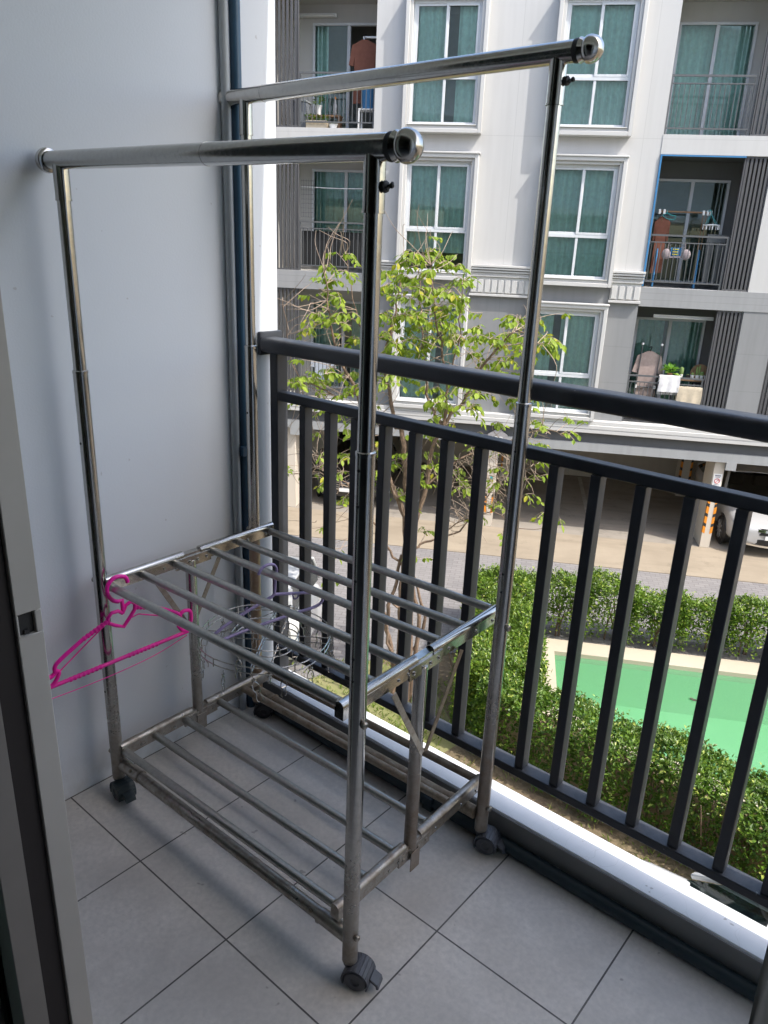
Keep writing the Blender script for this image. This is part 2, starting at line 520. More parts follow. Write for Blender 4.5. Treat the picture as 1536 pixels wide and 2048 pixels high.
# ------------------------------------------------------------------ balcony
FLOOR = None
def tile_mat():
    m, nt, b = new_mat('floor_tile')
    tc = N(nt, 'ShaderNodeTexCoord').outputs['Object']
    sx = N(nt, 'ShaderNodeSeparateXYZ')
    nt.links.new(tc, sx.inputs[0])
    out = None
    ids = []
    for k, off in ((0, 0.302), (1, 0.0)):
        t = mth(nt, 'DIVIDE', mth(nt, 'SUBTRACT', sx.outputs[k], off), 0.30)
        fr = mth(nt, 'FRACT', mth(nt, 'ADD', t, 50.5))
        d = mth(nt, 'ABSOLUTE', mth(nt, 'SUBTRACT', fr, 0.5))
        ids.append(mth(nt, 'FLOOR', mth(nt, 'ADD', t, 50)))
        g = mth(nt, 'LESS_THAN', d, 0.0058)
        out = g if out is None else mth(nt, 'MAXIMUM', out, g)
    cb = N(nt, 'ShaderNodeCombineXYZ')
    nt.links.new(ids[0], cb.inputs[0])
    nt.links.new(ids[1], cb.inputs[1])
    wn_ = N(nt, 'ShaderNodeTexWhiteNoise')
    nt.links.new(cb.outputs[0], wn_.inputs['Vector'])
    f = ramp(nt, noise(nt, 5, 6, tc, 0.65), 0.3, 0.72)
    f2 = ramp(nt, noise(nt, 90, 4, tc, 0.6), 0.35, 0.7)
    c = mixc(nt, f, (0.75, 0.715, 0.67), (0.53, 0.503, 0.47))
    c = mixc(nt, mth(nt, 'MULTIPLY', f2, 0.5), c, (0.44, 0.43, 0.415))
    c = mixc(nt, mth(nt, 'MULTIPLY', wn_.outputs['Value'], 0.22), c, (0.46, 0.455, 0.45))
    wm = ramp(nt, noise(nt, 2.1, 6, tc, 0.7), 0.50, 0.62)
    c = mixc(nt, mth(nt, 'MULTIPLY', wm, 0.22), c, (0.36, 0.345, 0.32))
    spot = ramp(nt, noise(nt, 28, 2, tc), 0.72, 0.75)
    c = mixc(nt, mth(nt, 'MULTIPLY', spot, 0.5), c, (0.14, 0.13, 0.12))
    c = mixc(nt, out, c, mixc(nt, ramp(nt, noise(nt, 13, 4, tc), 0.35, 0.65), (0.055, 0.05, 0.048), (0.13, 0.122, 0.115)))
    nt.links.new(c, b.inputs['Base Color'])
    nt.links.new(mth(nt, 'ADD', mth(nt, 'MULTIPLY', f, 0.15), 0.42), b.inputs['Roughness'])
    bp = N(nt, 'ShaderNodeBump')
    bp.inputs['Strength'].default_value = 0.35
    bp.inputs['Distance'].default_value = 0.003
    nt.links.new(mth(nt, 'SUBTRACT', mth(nt, 'MULTIPLY', f2, 0.12), out), bp.inputs['Height'])
    nt.links.new(bp.outputs[0], b.inputs['Normal'])
    return m
MT['tile'] = tile_mat()
mb = MB(); mb.box(0.0, 4.6, -0.44, 0.6036, -0.12, 0.0)
tag(mb.build('balcony_floor', 'tile', smooth=False), kind='structure')
mb = MB(); mb.box(-0.14, 0.0, -0.40, 0.697, -0.3, 2.5)
tag(mb.build('balcony_wall', 'white_paint', bevel=0.004),
    'smooth pale bluish grey wall closing the left end of the balcony', 'wall')
mb = MB(); mb.box(4.6, 4.74, -0.40, 0.697, -0.3, 2.5)
tag(mb.build('partition_wall', 'white_paint', bevel=0.004), 'white partition wall at the right end of the balcony', 'wall')
# white kerb under the railing
def curb_mat():
    m, nt, b = new_mat('kerb_paint')
    tc = N(nt, 'ShaderNodeTexCoord').outputs['Object']
    f = ramp(nt, noise(nt, 6, 5, tc), 0.35, 0.7)
    c = mixc(nt, f, (0.76, 0.77, 0.785), (0.66, 0.67, 0.68))
    vo = N(nt, 'ShaderNodeTexVoronoi', feature='DISTANCE_TO_EDGE')
    mp = N(nt, 'ShaderNodeMapping')
    mp.inputs['Scale'].default_value = (3.4, 1.2, 1.2)
    nt.links.new(tc, mp.inputs[0])
    dv = N(nt, 'ShaderNodeVectorMath', operation='ADD')
    nz = N(nt, 'ShaderNodeTexNoise'); nz.inputs['Scale'].default_value = 9
    nt.links.new(tc, nz.inputs['Vector'])
    sc = N(nt, 'ShaderNodeVectorMath', operation='SCALE'); sc.inputs['Scale'].default_value = 0.22
    nt.links.new(nz.outputs['Color'], sc.inputs[0])
    nt.links.new(mp.outputs[0], dv.inputs[0]); nt.links.new(sc.outputs[0], dv.inputs[1])
    nt.links.new(dv.outputs[0], vo.inputs['Vector'])
    k = mth(nt, 'LESS_THAN', vo.outputs['Distance'], 0.0035)
    c = mixc(nt, mth(nt, 'MULTIPLY', k, 0.2), c, (0.3, 0.28, 0.26))
    sp = ramp(nt, noise(nt, 45, 2, tc), 0.73, 0.76)
    c = mixc(nt, mth(nt, 'MULTIPLY', sp, 0.6), c, (0.25, 0.23, 0.2))
    nt.links.new(c, b.inputs['Base Color'])
    b.inputs['Roughness'].default_value = 0.55
    return m
MT['curb'] = curb_mat()
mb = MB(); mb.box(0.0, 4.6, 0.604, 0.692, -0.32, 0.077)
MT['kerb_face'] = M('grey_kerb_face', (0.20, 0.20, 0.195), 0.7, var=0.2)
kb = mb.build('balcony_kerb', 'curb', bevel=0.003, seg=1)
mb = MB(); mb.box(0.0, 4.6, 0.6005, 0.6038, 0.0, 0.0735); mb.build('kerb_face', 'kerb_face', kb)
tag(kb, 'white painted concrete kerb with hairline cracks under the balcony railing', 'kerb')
mb = MB()
mb.tube([(0.01, 0.583, 0.0165), (4.58, 0.583, 0.0165)], 0.0155, 16)
mb.tube([(0.30, 0.583, 0.0165), (0.35, 0.583, 0.0165)], 0.0172, 16)
mb.box(0.66, 0.685, 0.565, 0.600, 0.0, 0.036)
tag(mb.build('drain_pipe', 'pipe_dark'), 'dark teal pipe lying on the floor along the foot of the white kerb', 'pipe')
mb = MB()
mb.tube([(0.017, 0.560, 0.0), (0.017, 0.560, 2.49)], 0.0125, 14, 0)
mb.tube([(0.012, 0.533, 0.0), (0.012, 0.533, 2.49)], 0.0105, 12, 1)
mb.box(0.0005, 0.034, 0.541, 0.579, 0.775, 0.800, 0)
mb.box(0.0005, 0.034, 0.541, 0.579, 1.95, 1.975, 0)
tag(mb.build('wall_pipe', ['pipe_blue', 'pipe_grey']), 'blue plastic pipe clipped upright to the pale wall beside the railing', 'pipe')
# building shell around and behind the balcony
mb = MB()
mb.box(-6, 12, -0.40, 0.713, 2.5, 2.72)
mb.box(-40, 45, -9.0, -0.44, 2.724, 10.5)
mb.box(-14, 14, -0.44, 0.69, 5.3, 5.52)
tag(mb.build('balcony_ceiling', 'white_paint'), kind='structure')
mb = MB()
mb.box(-0.14, 0.0, -0.42, -0.40, -0.3, 2.5)
mb.box(0.0, 4.6, -0.40, -0.28, 2.05, 2.5)
mb.box(1.95, 4.6, -0.40, -0.28, 0, 2.05)
tag(mb.build('back_wall', 'white_paint'), 'white wall above the sliding door at the back of the balcony', 'wall')
mb = MB()
for b in ((-0.6, 3.6, -4.2, -4.1, 0, 2.5), (-0.7, -0.6, -4.2, -0.42, 0, 2.5), (3.6, 3.7, -4.2, -0.42, 0, 2.5), (-0.7, 3.7, -4.2, -0.44, -0.1, -0.004),
          (-0.7, 3.7, -4.2, -0.42, 2.5, 2.6), (3.6, 3.7, -0.44, -0.42, 0, 2.5), (-0.7, -0.14, -0.44, -0.42, 0, 2.5)):
    mb.box(*b)
tag(mb.build('bedroom', 'room', smooth=False), kind='structure')
mb = MB()
mb.box(-6, -0.14, -0.5, 0.70, -0.3, 0.0); mb.box(-6, 4.74, 0.3, 0.70, -4.9, -0.33)
mb.box(4.74, 12, -0.5, 0.70, -4.9, 0.0)
tag(mb.build('facade_wall', 'white_paint'), 'white outer wall of the building below the balcony', 'wall')

# sliding door, seen edge on at the left
sd = thing('sliding_door', 'grey white aluminium sliding door edge with a black latch slot at the left of the photo', 'door', (0.0, -0.34, 0.0))
def ring_hole(mb, y0, y1, z0, z1, hy0, hy1, hz0, hz1, x0, x1):
    mb.box(x0, x1, y0, y1, z0, hz0); mb.box(x0, x1, y0, y1, hz1, z1)
    mb.box(x0, x1, y0, hy0, hz0, hz1); mb.box(x0, x1, hy1, y1, hz0, hz1)
mb = MB()
ring_hole(mb, 0.025, 0.060, 0.0, 2.05, 0.0285, 0.0505, 0.803, 0.836, 0.578, 0.60)
mb.box(0.0, 0.578, 0.028, 0.060, 1.99, 2.05); mb.box(0.0, 0.578, 0.028, 0.060, 0.0, 0.06)
mb.box(0.0, 0.04, 0.028, 0.060, 0.06, 1.99)
stile = mb.build('stile', 'alu_frame', sd, bevel=0.0012)
mb = MB(); mb.box(0.579, 0.593, 0.0287, 0.0503, 0.8032, 0.8358)
mb.box(0.5931, 0.596, 0.036, 0.042, 0.8034, 0.810)
mb.build('latch_slot', 'black', stile)
mb = MB(); mb.box(0.55, 0.592, -0.009, 0.0245, 0.0, 2.05)
mb.build('seal', 'seal', sd)
mb = MB(); mb.box(0.55, 0.60, -0.046, -0.0095, 0.0, 2.05)
mb.box(0.60, 1.95, -0.046, 0.025, -0.0, 0.012); mb.box(1.89, 1.95, -0.046, 0.055, 0.013, 2.05)
mb.build('frame', M('brown_grey_aluminium', (0.22, 0.20, 0.18), 0.5), sd, bevel=0.001)
mb = MB(); mb.box(0.04, 0.578, 0.040, 0.046, 0.06, 1.99)
mb.box(-0.1, 0.545, -0.056, -0.050, 0.0, 2.05)
mb.build('glass', 'glass_green', sd)
mb = MB()
mb.grid(lambda u, v: (-0.1 + 0.72 * u, -0.14 + 0.02 * math.sin(u * 60), 0.02 + 2.2 * v), 90, 2)
tag(mb.build('curtain', 'curtain_dk', None, thick=0.002), 'dark green curtain hanging behind the glass at the left edge', 'curtain')
bpy.data.objects['curtain'].location = (0.0, -0.34, 0.0)

# ------------------------------------------------------------------ railing
rl = thing('balcony_railing', 'charcoal metal balcony railing with square balusters and a wide handrail', 'railing', (0, 0.665, 0))
mb = MB(); mb.box(0.012, 4.588, -0.047, 0.010, 1.038, 1.075)
mb.build('handrail', 'rail', rl, bevel=0.012, seg=3)
mb = MB(); mb.box(0.0, 0.013, -0.042, 0.034, 1.028, 1.088)
mb.build('wall_plate', 'rail', rl, bevel=0.005, seg=2)
mb = MB(); mb.box(4.587, 4.60, -0.042, 0.034, 1.028, 1.088)
mb.build('wall_plate', 'rail', rl, bevel=0.005, seg=2)
mb = MB(); mb.box(0.033, 0.062, -0.030, 0.008, 0.0765, 1.037)
mb.box(0.024, 0.072, -0.036, 0.014, 0.0772, 0.084)
mb.build('post', 'rail', rl, bevel=0.002)
mb = MB(); mb.box(4.53, 4.56, -0.030, 0.008, 0.0765, 1.037)
mb.build('post', 'rail', rl, bevel=0.002)
mb = MB(); mb.box(0.062, 4.53, -0.029, -0.001, 0.916, 0.940)
mb.build('upper_bar', 'rail', rl, bevel=0.002)
mb = MB(); mb.box(0.062, 4.53, -0.041, 0.000, 0.175, 0.196)
mb.build('lower_bar', 'rail', rl, bevel=0.002)
mb = MB(); mb.box(-0.0105, 0.0105, -0.0345, -0.0055, 0.195, 0.917)
bal0 = mb.build('baluster', 'rail', rl, bevel=0.0015)
x = 0.159
first = True
while x < 4.5:
    b = bal0 if first else bal0.copy()
    if not first:
        COL.objects.link(b)
    b.location = (x, 0, 0)
    first = False
    x += 0.0892

# ------------------------------------------------------------------ clothes rack
YAW = 0.014
rk = thing('clothes_rack', 'tall stainless steel clothes rack on castors with two hanging bars and two slatted shelves', 'clothes rack', (0.075, 0.091, 0), YAW)
RL, RD = 0.767, 0.452
HF = (1.440, 1.434)
HB = (1.611, 1.619)
def caster(leg, lx, ly, rot, mat):
    o = MB()
    a = Vector((math.cos(rot), math.sin(rot), 0))      # trailing direction
    n = Vector((-a.y, a.x, 0))                         # axle direction
    c = Vector((lx, ly, 0.0235)) + a * 0.018
    for k in (-1, 1):
        p = [(0.006, -0.009), (0.020, -0.009), (0.0235, -0.006), (0.0235, 0.006), (0.020, 0.009), (0.010, 0.009), (0.008, 0.0065), (0.002, 0.0065)]
        o.lathe([(r, h * k) for r, h in p], c + n * (0.0125 * k), n, 22)
    w = MB()
    # hood: upper half shell around the twin wheels
    for i in range(14):
        t0 = math.radians(-28 + 236 * i / 14); t1 = math.radians(-28 + 236 * (i + 1) / 14)
        for (r0, r1) in ((0.0242, 0.0275),):
            vs = []
            for t in (t0, t1):
                d = -a * math.cos(t) + Vector((0, 0, 1)) * math.sin(t)
                for r in (r0, r1):
                    for k in (-0.0225, 0.0225):
                        vs.append(c + d * r + n * k)
            w.add(vs, [(0, 1, 3, 2), (4, 6, 7, 5), (0, 4, 5, 1), (2, 3, 7, 6), (0, 2, 6, 4), (1, 5, 7, 3)])
    w.lathe([(0.0105, 0.040), (0.0125, 0.045), (0.0125, 0.056)], (lx, ly, 0.0), (0, 0, 1), 16)
    w.bar(c + a * 0.026 + Vector((0, 0, 0.008)), c + a * 0.042 + Vector((0, 0, -0.002)), 0.026, 0.006)
    w.bar(c + a * 0.040 + Vector((0, 0, 0.001)), c + a * 0.043 + Vector((0, 0, -0.010)), 0.026, 0.005, up=a)
    wo_ = o.build('wheel', mat, leg, bevel=0)
    w.build('hood', mat, leg, bevel=0.0008)
def leg(lx, ly, htop, zj, zs, lowmat, rot, cmat, outer, zr=0.30):
    mbx = MB()
    mbx.tube([(lx, ly, 0.052), (lx, ly, zr)], 0.0148, 22, 0)
    mbx.tube([(lx, ly, zr), (lx, ly, zj)], 0.0148, 22, 0)
    mbx.lathe([(0.0150, -0.006), (0.0154, -0.004), (0.0154, 0.0), (0.0135, 0.0015)], (lx, ly, zj), (0, 0, 1), 22, 0)
    mbx.tube([(lx, ly, zj - 0.01), (lx, ly, zs + 0.02)], 0.0127, 22, 0)
    o = mbx.build('leg', lowmat, rk)
    t = MB()
    t.tube([(lx, ly, zs), (lx, ly, htop)], 0.0146, 22)
    t.lathe([(0.0152, 0), (0.0152, 0.003)], (lx, ly, zs), (0, 0, 1), 22)
    t.build('socket', 'chrome', o)
    for zz in ([1.01, 0.955, 0.835, 0.70, 0.66] if outer else [0.9, 0.3]):
        s = MB()
        s.lathe([(0.0026, 0.0), (0.0026, 0.0006)], (lx + 0.0, ly - 0.0147, zz), (0, -1, 0.0), 10)
        s.build('button_hole', 'black', o)
    sx_ = 1 if lx > 0.3 else -1
    for zz in (0.580, 0.120):
        z = MB()
        z.lathe([(0.0055, 0.0), (0.0065, 0.002), (0.0065, 0.0065), (0.0045, 0.0085), (0.003, 0.0085), (0.003, 0.0075)], (lx + sx_ * 0.0143, ly - 0.003, zz), (sx_, -0.12, 0), 14)
        z.build('bolt', 'chrome_mid', o)
    caster(o, lx, ly, rot, cmat)
    return o
leg(0.0, 0.0, HF[0], 1.050, 1.3695, 'leg_mid', math.radians(-8), 'caster_teal', False)
leg(RL, 0.0, HF[1], 1.036, 1.356, 'leg_mid', math.radians(20), 'caster', True, 0.36)
leg(RL, RD, HB[1], 1.047, 1.543, 'leg_rust', math.radians(15), 'caster', True, 0.33)
MT['chrome_orange'] = steel('orange_rusted_steel', rust=0.85, rough=0.14, rc=((0.20, 0.085, 0.03), (0.42, 0.25, 0.10)), zf=(0.50, 0.68))
leg(0.0, RD, HB[0], 1.066, 1.532, 'chrome_orange', math.radians(40), 'black_rubber', False, 0.60)
def top_bar(x0, x1, y, z0, z1, xj):
    f = lambda x: z0 + (z1 - z0) * (x - 0) / RL
    m = MB()
    m.tube([(x0, y, f(x0)), (xj, y, f(xj))], 0.0163, 26)
    m.tube([(xj, y, f(xj)), (x1, y, f(x1))], 0.0168, 26)
    m.lathe([(0.0171, 0), (0.0171, 0.0025)], (xj, y, f(xj)), (1, 0, (z1 - z0) / RL), 26)
    o = m.build('hanging_bar', 'chrome', rk)
    g = MB()
    g.tube([(x1 - 0.002, y, f(x1)), (x1 + 0.006, y, f(x1 + .006))], 0.0178, 26)
    g.build('gasket', 'black_rubber', o)
    c = MB()
    prof = [(0.0172, 0.0), (0.0190, 0.0012)] + [(0.0208 * math.cos(a), 0.0165 + (0.0145 if a < 0 else 0.0215) * math.sin(a)) for a in [math.radians(d) for d in range(-40, 90, 5)]] + [(0.0004, 0.038)]
    c.lathe(prof, (x1 + 0.006, y, f(x1)), (1, 0, 0), 48)
    c.build('end_cap', 'chrome', o)
    c = MB()
    c.lathe([(0.0175, 0.0), (0.0215, 0.002), (0.0225, 0.009), (0.0205, 0.016), (0.012, 0.021), (0.002, 0.0225)], (x0, y, f(x0)), (-1, 0, 0), 30)
    c.build('end_cap', 'chrome', o)
    return o
top_bar(-0.038, 0.795, 0.0, HF[0], HF[1], 0.43)
top_bar(-0.056, 0.798, RD, HB[0], HB[1], 0.06)
def wing(lx, ly, z):
    w = MB()
    w.lathe([(0.0065, 0.0), (0.0075, 0.002), (0.0075, 0.006), (0.0045, 0.008)], (lx + 0.0145, ly, z), (1, 0, 0), 8)
    w.tube([(lx + 0.022, ly, z), (lx + 0.029, ly, z + 0.001)], 0.0022, 8)
    w.ball((lx + 0.029, ly, z + 0.001), 0.0036, 10)
    w.bar((lx + 0.026, ly - 0.006, z - 0.004), (lx + 0.026, ly + 0.006, z + 0.005), 0.003, 0.003)
    w.build('wing_screw', 'black', rk)
wing(RL, 0, 1.388); wing(RL, RD, 1.578)
YB = [0.012, 0.098, 0.188, 0.300, 0.385, 0.492]
def shelf(z, dz_rail, mats, barmat, zoff):
    for k, yb in enumerate(YB):
        m = MB()
        m.tube([(0.014, yb, z), (RL - 0.052, yb, z + zoff)], 0.0094, 16)
        m.build('shelf_bar', barmat[k], rk)
    for xs, s in ((0.010, 1), (RL - 0.045, -1)):
        for a, b in ((0.004, 0.213), (0.262, 0.505)):
            m = MB()
            m.tube([(xs, a, z + dz_rail), (xs, b, z + dz_rail)], 0.0105, 18, 0)
            m.box(xs - 0.0103, xs + 0.0103, a, b, z + dz_rail - 0.024, z + dz_rail - 0.001, 0)
            o = m.build('side_rail', mats, rk, bevel=0.0005)
            rv = MB()
            for yy in (a + 0.052, b - 0.03, a + 0.15):
                if a < yy < b:
                    for sg in (-1, 1):
                        rv.lathe([(0.0036, 0.0), (0.003, 0.0022), (0.001, 0.003)], (xs + sg * 0.0103, yy, z + dz_rail - 0.013), (sg, 0, 0), 10)
            rv.build('rivet', 'chrome', o)
        h = MB()
        h.box(xs - 0.0085, xs + 0.0085, 0.19, 0.285, z + dz_rail - 0.022, z + dz_rail + 0.0035)
        for sg in (-1, 1):
            h.box(xs + sg * 0.0095 - 0.0008 * sg - 0.0007, xs + sg * 0.0095 + 0.0028, 0.185, 0.29, z + dz_rail - 0.030, z + dz_rail - 0.004) if sg > 0 else h.box(xs - 0.0125, xs - 0.0104, 0.185, 0.29, z + dz_rail - 0.030, z + dz_rail - 0.004)
            for yy in (0.198, 0.226, 0.25, 0.277):
                h.lathe([(0.0044, 0.0), (0.0038, 0.0022), (0.0012, 0.003)], (xs + sg * 0.0123, yy, z + dz_rail - 0.017), (sg, 0, 0), 12)
        h.build('hinge_joint', mats, rk)
shelf(0.570, 0.012, 'chrome', ['chrome_dull'] * 6, 0.015)
shelf(0.128, 0.010, 'chrome_mid', ['chrome_dull', 'chrome_dull', 'chrome_dull', 'chrome_dull', 'chrome_rust', 'chrome_rust'], 0.012)
for px_, yc, s, mt in ((0.010, 0.240, 1, 'chrome_mid'), (RL - 0.042, 0.236, -1, 'chrome_rust')):
    m = MB()
    m.tube([(px_, yc - 0.004, 0.105), (px_, yc - 0.004, 0.320)], 0.0135, 18, 0)
    m.tube([(px_, yc - 0.004, 0.320), (px_, yc - 0.004, 0.565)], 0.0135, 18, 0)
    m.box(px_ - 0.0155, px_ - 0.0132, yc - 0.018, yc + 0.012, 0.078, 0.125, 0); m.box(px_ + 0.0132, px_ + 0.0155, yc - 0.018, yc + 0.012, 0.078, 0.125, 0)
    m.build('centre_post', 'leg_mid' if s > 0 else 'post_rust', rk, bevel=0.0005)
    for yy in (yc - 0.108, yc + 0.11):
        m = MB()
        a = Vector((px_ + 0.0168 * -s, yy, 0.556)); b = Vector((px_ + 0.0168 * -s, yc + (0.006 if yy > yc else -0.006), 0.372))
        m.bar(a, b, 0.0022, 0.013, up=(0, 1, 0))
        m.build('brace', 'chrome_mid' if s > 0 or yy < yc else 'chrome_rust', rk, bevel=0.0004)
for yy, mt, zz in ((0.008, 'chrome_mid', 0.089), (RD - 0.012, 'chrome_rust', 0.094)):
    m = MB()
    m.tube([(0.0, yy, zz), (0.085, yy, zz)], 0.0150, 20)
    m.tube([(0.085, yy, zz), (RL - 0.085, yy, zz + 0.004)], 0.0132, 20)
    m.tube([(RL - 0.085, yy, zz + 0.004), (RL - 0.012, yy, zz + 0.004)], 0.0150, 20)
    for x_ in (0.083, RL - 0.085):
        m.lathe([(0.0155, 0), (0.0155, 0.003)], (x_, yy, zz + 0.002), (1, 0, 0), 20)
    o = m.build('cross_tube', mt, rk)
    for x_ in (0.06, RL - 0.10):
        w = MB()
        w.lathe([(0.0045, 0), (0.0045, 0.0015), (0.002, 0.003)], (x_, yy - 0.011, zz + 0.0115), (0, -0.7, 0.7), 10)
        w.build('spring_button', 'chrome_rust', o)

# ------------------------------------------------------------------ hangers
def smooth_path(pts, n=6):
    pts = [Vector(p) for p in pts]
    out = []
    for i in range(len(pts) - 1):
        p0 = pts[max(i - 1, 0)]; p1 = pts[i]; p2 = pts[i + 1]; p3 = pts[min(i + 2, len(pts) - 1)]
        for k in range(n):
            t = k / n
            out.append(0.5 * ((2 * p1) + (-p0 + p2) * t + (2 * p0 - 5 * p1 + 4 * p2 - p3) * t * t + (-p0 + 3 * p1 - 3 * p2 + p3) * t ** 3))
    out.append(pts[-1])
    return out
# pink hanger: local frame, a runs along the hanger, z up, origin on the bar it hangs from
ph = thing('clothes_hanger', 'bright pink plastic hanger with a heart in the middle on the front shelf bar', 'hanger', (0.112, 0.1045, 0.580), math.radians(86))
m = MB()
P = lambda a, z: (a, 0.0, z)
m.tube(smooth_path([P(0.030, -0.003), P(0.026, 0.010), P(0.012, 0.0165), P(-0.004, 0.0150), P(-0.017, 0.002), P(-0.0185, -0.018), P(-0.008, -0.036), P(0.004, -0.043)]), 0.0048, 10)
m.tube([P(0.004, -0.043), P(0.013, -0.042), P(0.0135, -0.068)], 0.0046, 10)
m.build('hook', 'pink', ph)
hb = MB()
heart = [P(0.012, -0.075), P(0.021, -0.058), P(0.034, -0.053), P(0.043, -0.061), P(0.042, -0.075), P(0.030, -0.090), P(0.012, -0.109), P(-0.006, -0.100), P(-0.022, -0.089), P(-0.024, -0.076), P(-0.014, -0.066), P(0.002, -0.066)]
hb.tube(heart + [heart[0]], 0.0043, 10)
hb.build('heart', 'pink', ph)
def ridged(mb, a, b, r, n=0):
    a = Vector(a); b = Vector(b)
    mb.tube([a, b], r, 10)
    for i in range(n):
        c = a.lerp(b, (i + 0.5) / n)
        mb.ball(c, r * 1.32, 8)
arm = MB()
ridged(arm, P(-0.024, -0.083), P(-0.085, -0.107), 0.0045, 7)
arm.tube(smooth_path([P(-0.085, -0.107), P(-0.135, -0.135), P(-0.150, -0.148), P(-0.151, -0.163)], 4), 0.0046, 10)
arm.tube(smooth_path([P(-0.151, -0.163), P(-0.147, -0.160), P(-0.143, -0.166), P(-0.150, -0.180), P(-0.160, -0.190), P(-0.173, -0.193)], 4), 0.0046, 10)
arm.tube(smooth_path([P(-0.151, -0.163), P(-0.163, -0.170), P(-0.170, -0.160), P(-0.178, -0.155)], 4), 0.0046, 10)
arm.build('shoulder', 'pink', ph)
arm = MB()
ridged(arm, P(0.045, -0.071), P(0.095, -0.088), 0.0045, 6)
arm.tube(smooth_path([P(0.095, -0.088), P(0.135, -0.112), P(0.155, -0.128), P(0.156, -0.142), P(0.150, -0.156)], 4), 0.0046, 10)
arm.tube(smooth_path([P(0.156, -0.128), P(0.168, -0.122), P(0.184, -0.128), P(0.186, -0.150), P(0.180, -0.165)], 4), 0.0046, 10)
arm.tube(smooth_path([P(0.150, -0.156), P(0.160, -0.172), P(0.172, -0.178)], 4), 0.0046, 10)
arm.build('shoulder', 'pink', ph)
br = MB()
br.tube([P(-0.178, -0.194), P(0.176, -0.180)], 0.0046, 10)
for c0 in (-0.085, 0.055):
    for i in range(8):
        br.ball(P(c0 - 0.035 + i * 0.010, -0.1875 + (c0 - 0.035 + i * 0.010) * 0.04), 0.0060, 8)
br.build('trouser_bar', 'pink', ph)
cd = MB()
cd.tube(smooth_path([P(-0.19, -0.222), P(-0.05, -0.222), P(0.08, -0.212), P(0.172, -0.190)], 5), 0.0011, 6)
cd.tube([P(-0.024, -0.085), P(-0.085, -0.125), P(-0.148, -0.168)], 0.0016, 6)
cd.tube([P(0.02, -0.095), P(0.05, -0.090), P(0.155, -0.135)], 0.0016, 6)
cd.build('thread', 'pink', ph)
# purple hanger inside the rack
vh = thing('clothes_hanger', 'thin lilac plastic hanger carrying the wire sock dryer under the shelf bars', 'hanger', (0.300, 0.3935, 0.583), math.radians(77))
m = MB()
m.tube(smooth_path([P(-0.030, -0.004), P(-0.024, 0.008), P(-0.008, 0.0155), P(0.010, 0.012), P(0.017, -0.004), P(0.013, -0.028), P(0.012, -0.055), P(0.006, -0.068), P(-0.020, -0.078)]), 0.0036, 10)
m.build('hook', 'purple', vh)
m = MB()
m.tube(smooth_path([P(0.008, -0.064), P(0.06, -0.075), P(0.118, -0.088), P(0.142, -0.100), P(0.146, -0.116), P(0.128, -0.128), P(0.06, -0.131), P(-0.06, -0.138), P(-0.132, -0.146), P(-0.148, -0.140), P(-0.142, -0.124), P(-0.09, -0.100), P(-0.03, -0.080), P(0.0, -0.070)], 4), 0.0038, 10)
m.tube([P(-0.065, -0.094), P(-0.066, -0.084), P(-0.060, -0.080)], 0.0022, 8)
m.tube([P(-0.03, -0.080), P(-0.03, -0.066)], 0.0022, 8)
m.tube(smooth_path([P(0.060, -0.076), P(0.064, -0.090), P(0.074, -0.090), P(0.078, -0.080)], 3), 0.0022, 8)
m.build('body', 'purple', vh)
# wire sock dryer
sk = thing('sock_dryer', 'round stainless wire sock dryer with dangling clips inside the steel rack', 'sock dryer', (0.235, 0.430, 0.375), math.radians(20))
m = MB()
def ringpts(cx, cy, r, z, sx=1, sy=1, n=40):
    return [(cx + r * sx * math.cos(2 * PI * k / n), cy + r * sy * math.sin(2 * PI * k / n), z + 0.004 * math.sin(6 * PI * k / n)) for k in range(n)]
for z_ in (0.0, -0.016):
    m.tube(ringpts(0, 0, 0.165, z_), 0.0016, 6, closed=True)
    m.tube(ringpts(0, 0, 0.085, z_), 0.0016, 6, closed=True)
for k in range(10):
    a = 2 * PI * k / 10
    m.tube([(0.165 * math.cos(a), 0.165 * math.sin(a), 0.003), (0.165 * math.cos(a), 0.165 * math.sin(a), -0.019)], 0.0016, 6)
    m.tube([(0.085 * math.cos(a), 0.085 * math.sin(a), 0.003), (0.085 * math.cos(a), 0.085 * math.sin(a), -0.019)], 0.0016, 6)
for a in (0.3, 0.3 + PI / 2):
    for z_ in (0.0, -0.016):
        m.tube([(0.165 * math.cos(a), 0.165 * math.sin(a), z_), (-0.165 * math.cos(a), -0.165 * math.sin(a), z_)], 0.0016, 6)
m.build('wire_frame', 'wire', sk)
m = MB()
for k in range(4):
    a = 0.6 + k * PI / 2
    p0 = Vector((0.15 * math.cos(a), 0.15 * math.sin(a), 0.0)); p1 = Vector((0.065, 0.02, 0.085))
    for i in range(12):
        c = p0.lerp(p1, (i + 0.5) / 12)
        d = (p1 - p0).normalized() * 0.0085
        sid = d.cross(Vector((0, 0, 1))).normalized() * (0.0022 if i % 2 else 0.0008)
        m.tube([c - d, c - d * 0.3 + sid, c + d * 0.3 + sid, c + d, c + d * 0.3 - sid, c - d * 0.3 - sid], 0.0009, 5, closed=True)
m.build('chain', 'wire', sk)
clip0 = None
def clip_mesh():
    c = MB()
    z = Vector
    c.tube(ringpts(0, 0, 0.0055, -0.012, 1, 0.3, 10), 0.0011, 5, closed=True)
    c.tube([(0, 0, 0), (0, 0, -0.009)], 0.0011, 5)
    lp = [(0, 0, -0.016), (0.0065, 0.001, -0.024), (0.008, 0, -0.036), (0.004, 0, -0.046), (0.0075, 0, -0.060), (0.004, 0, -0.068)]
    for sgn in (-1, 1):
        c.tube(smooth_path([(x * sgn, y, zz) for x, y, zz in lp], 3), 0.0013, 5)
    c.tube([(-0.007, 0, -0.040), (0.007, 0, -0.040)], 0.0011, 5)
    return c
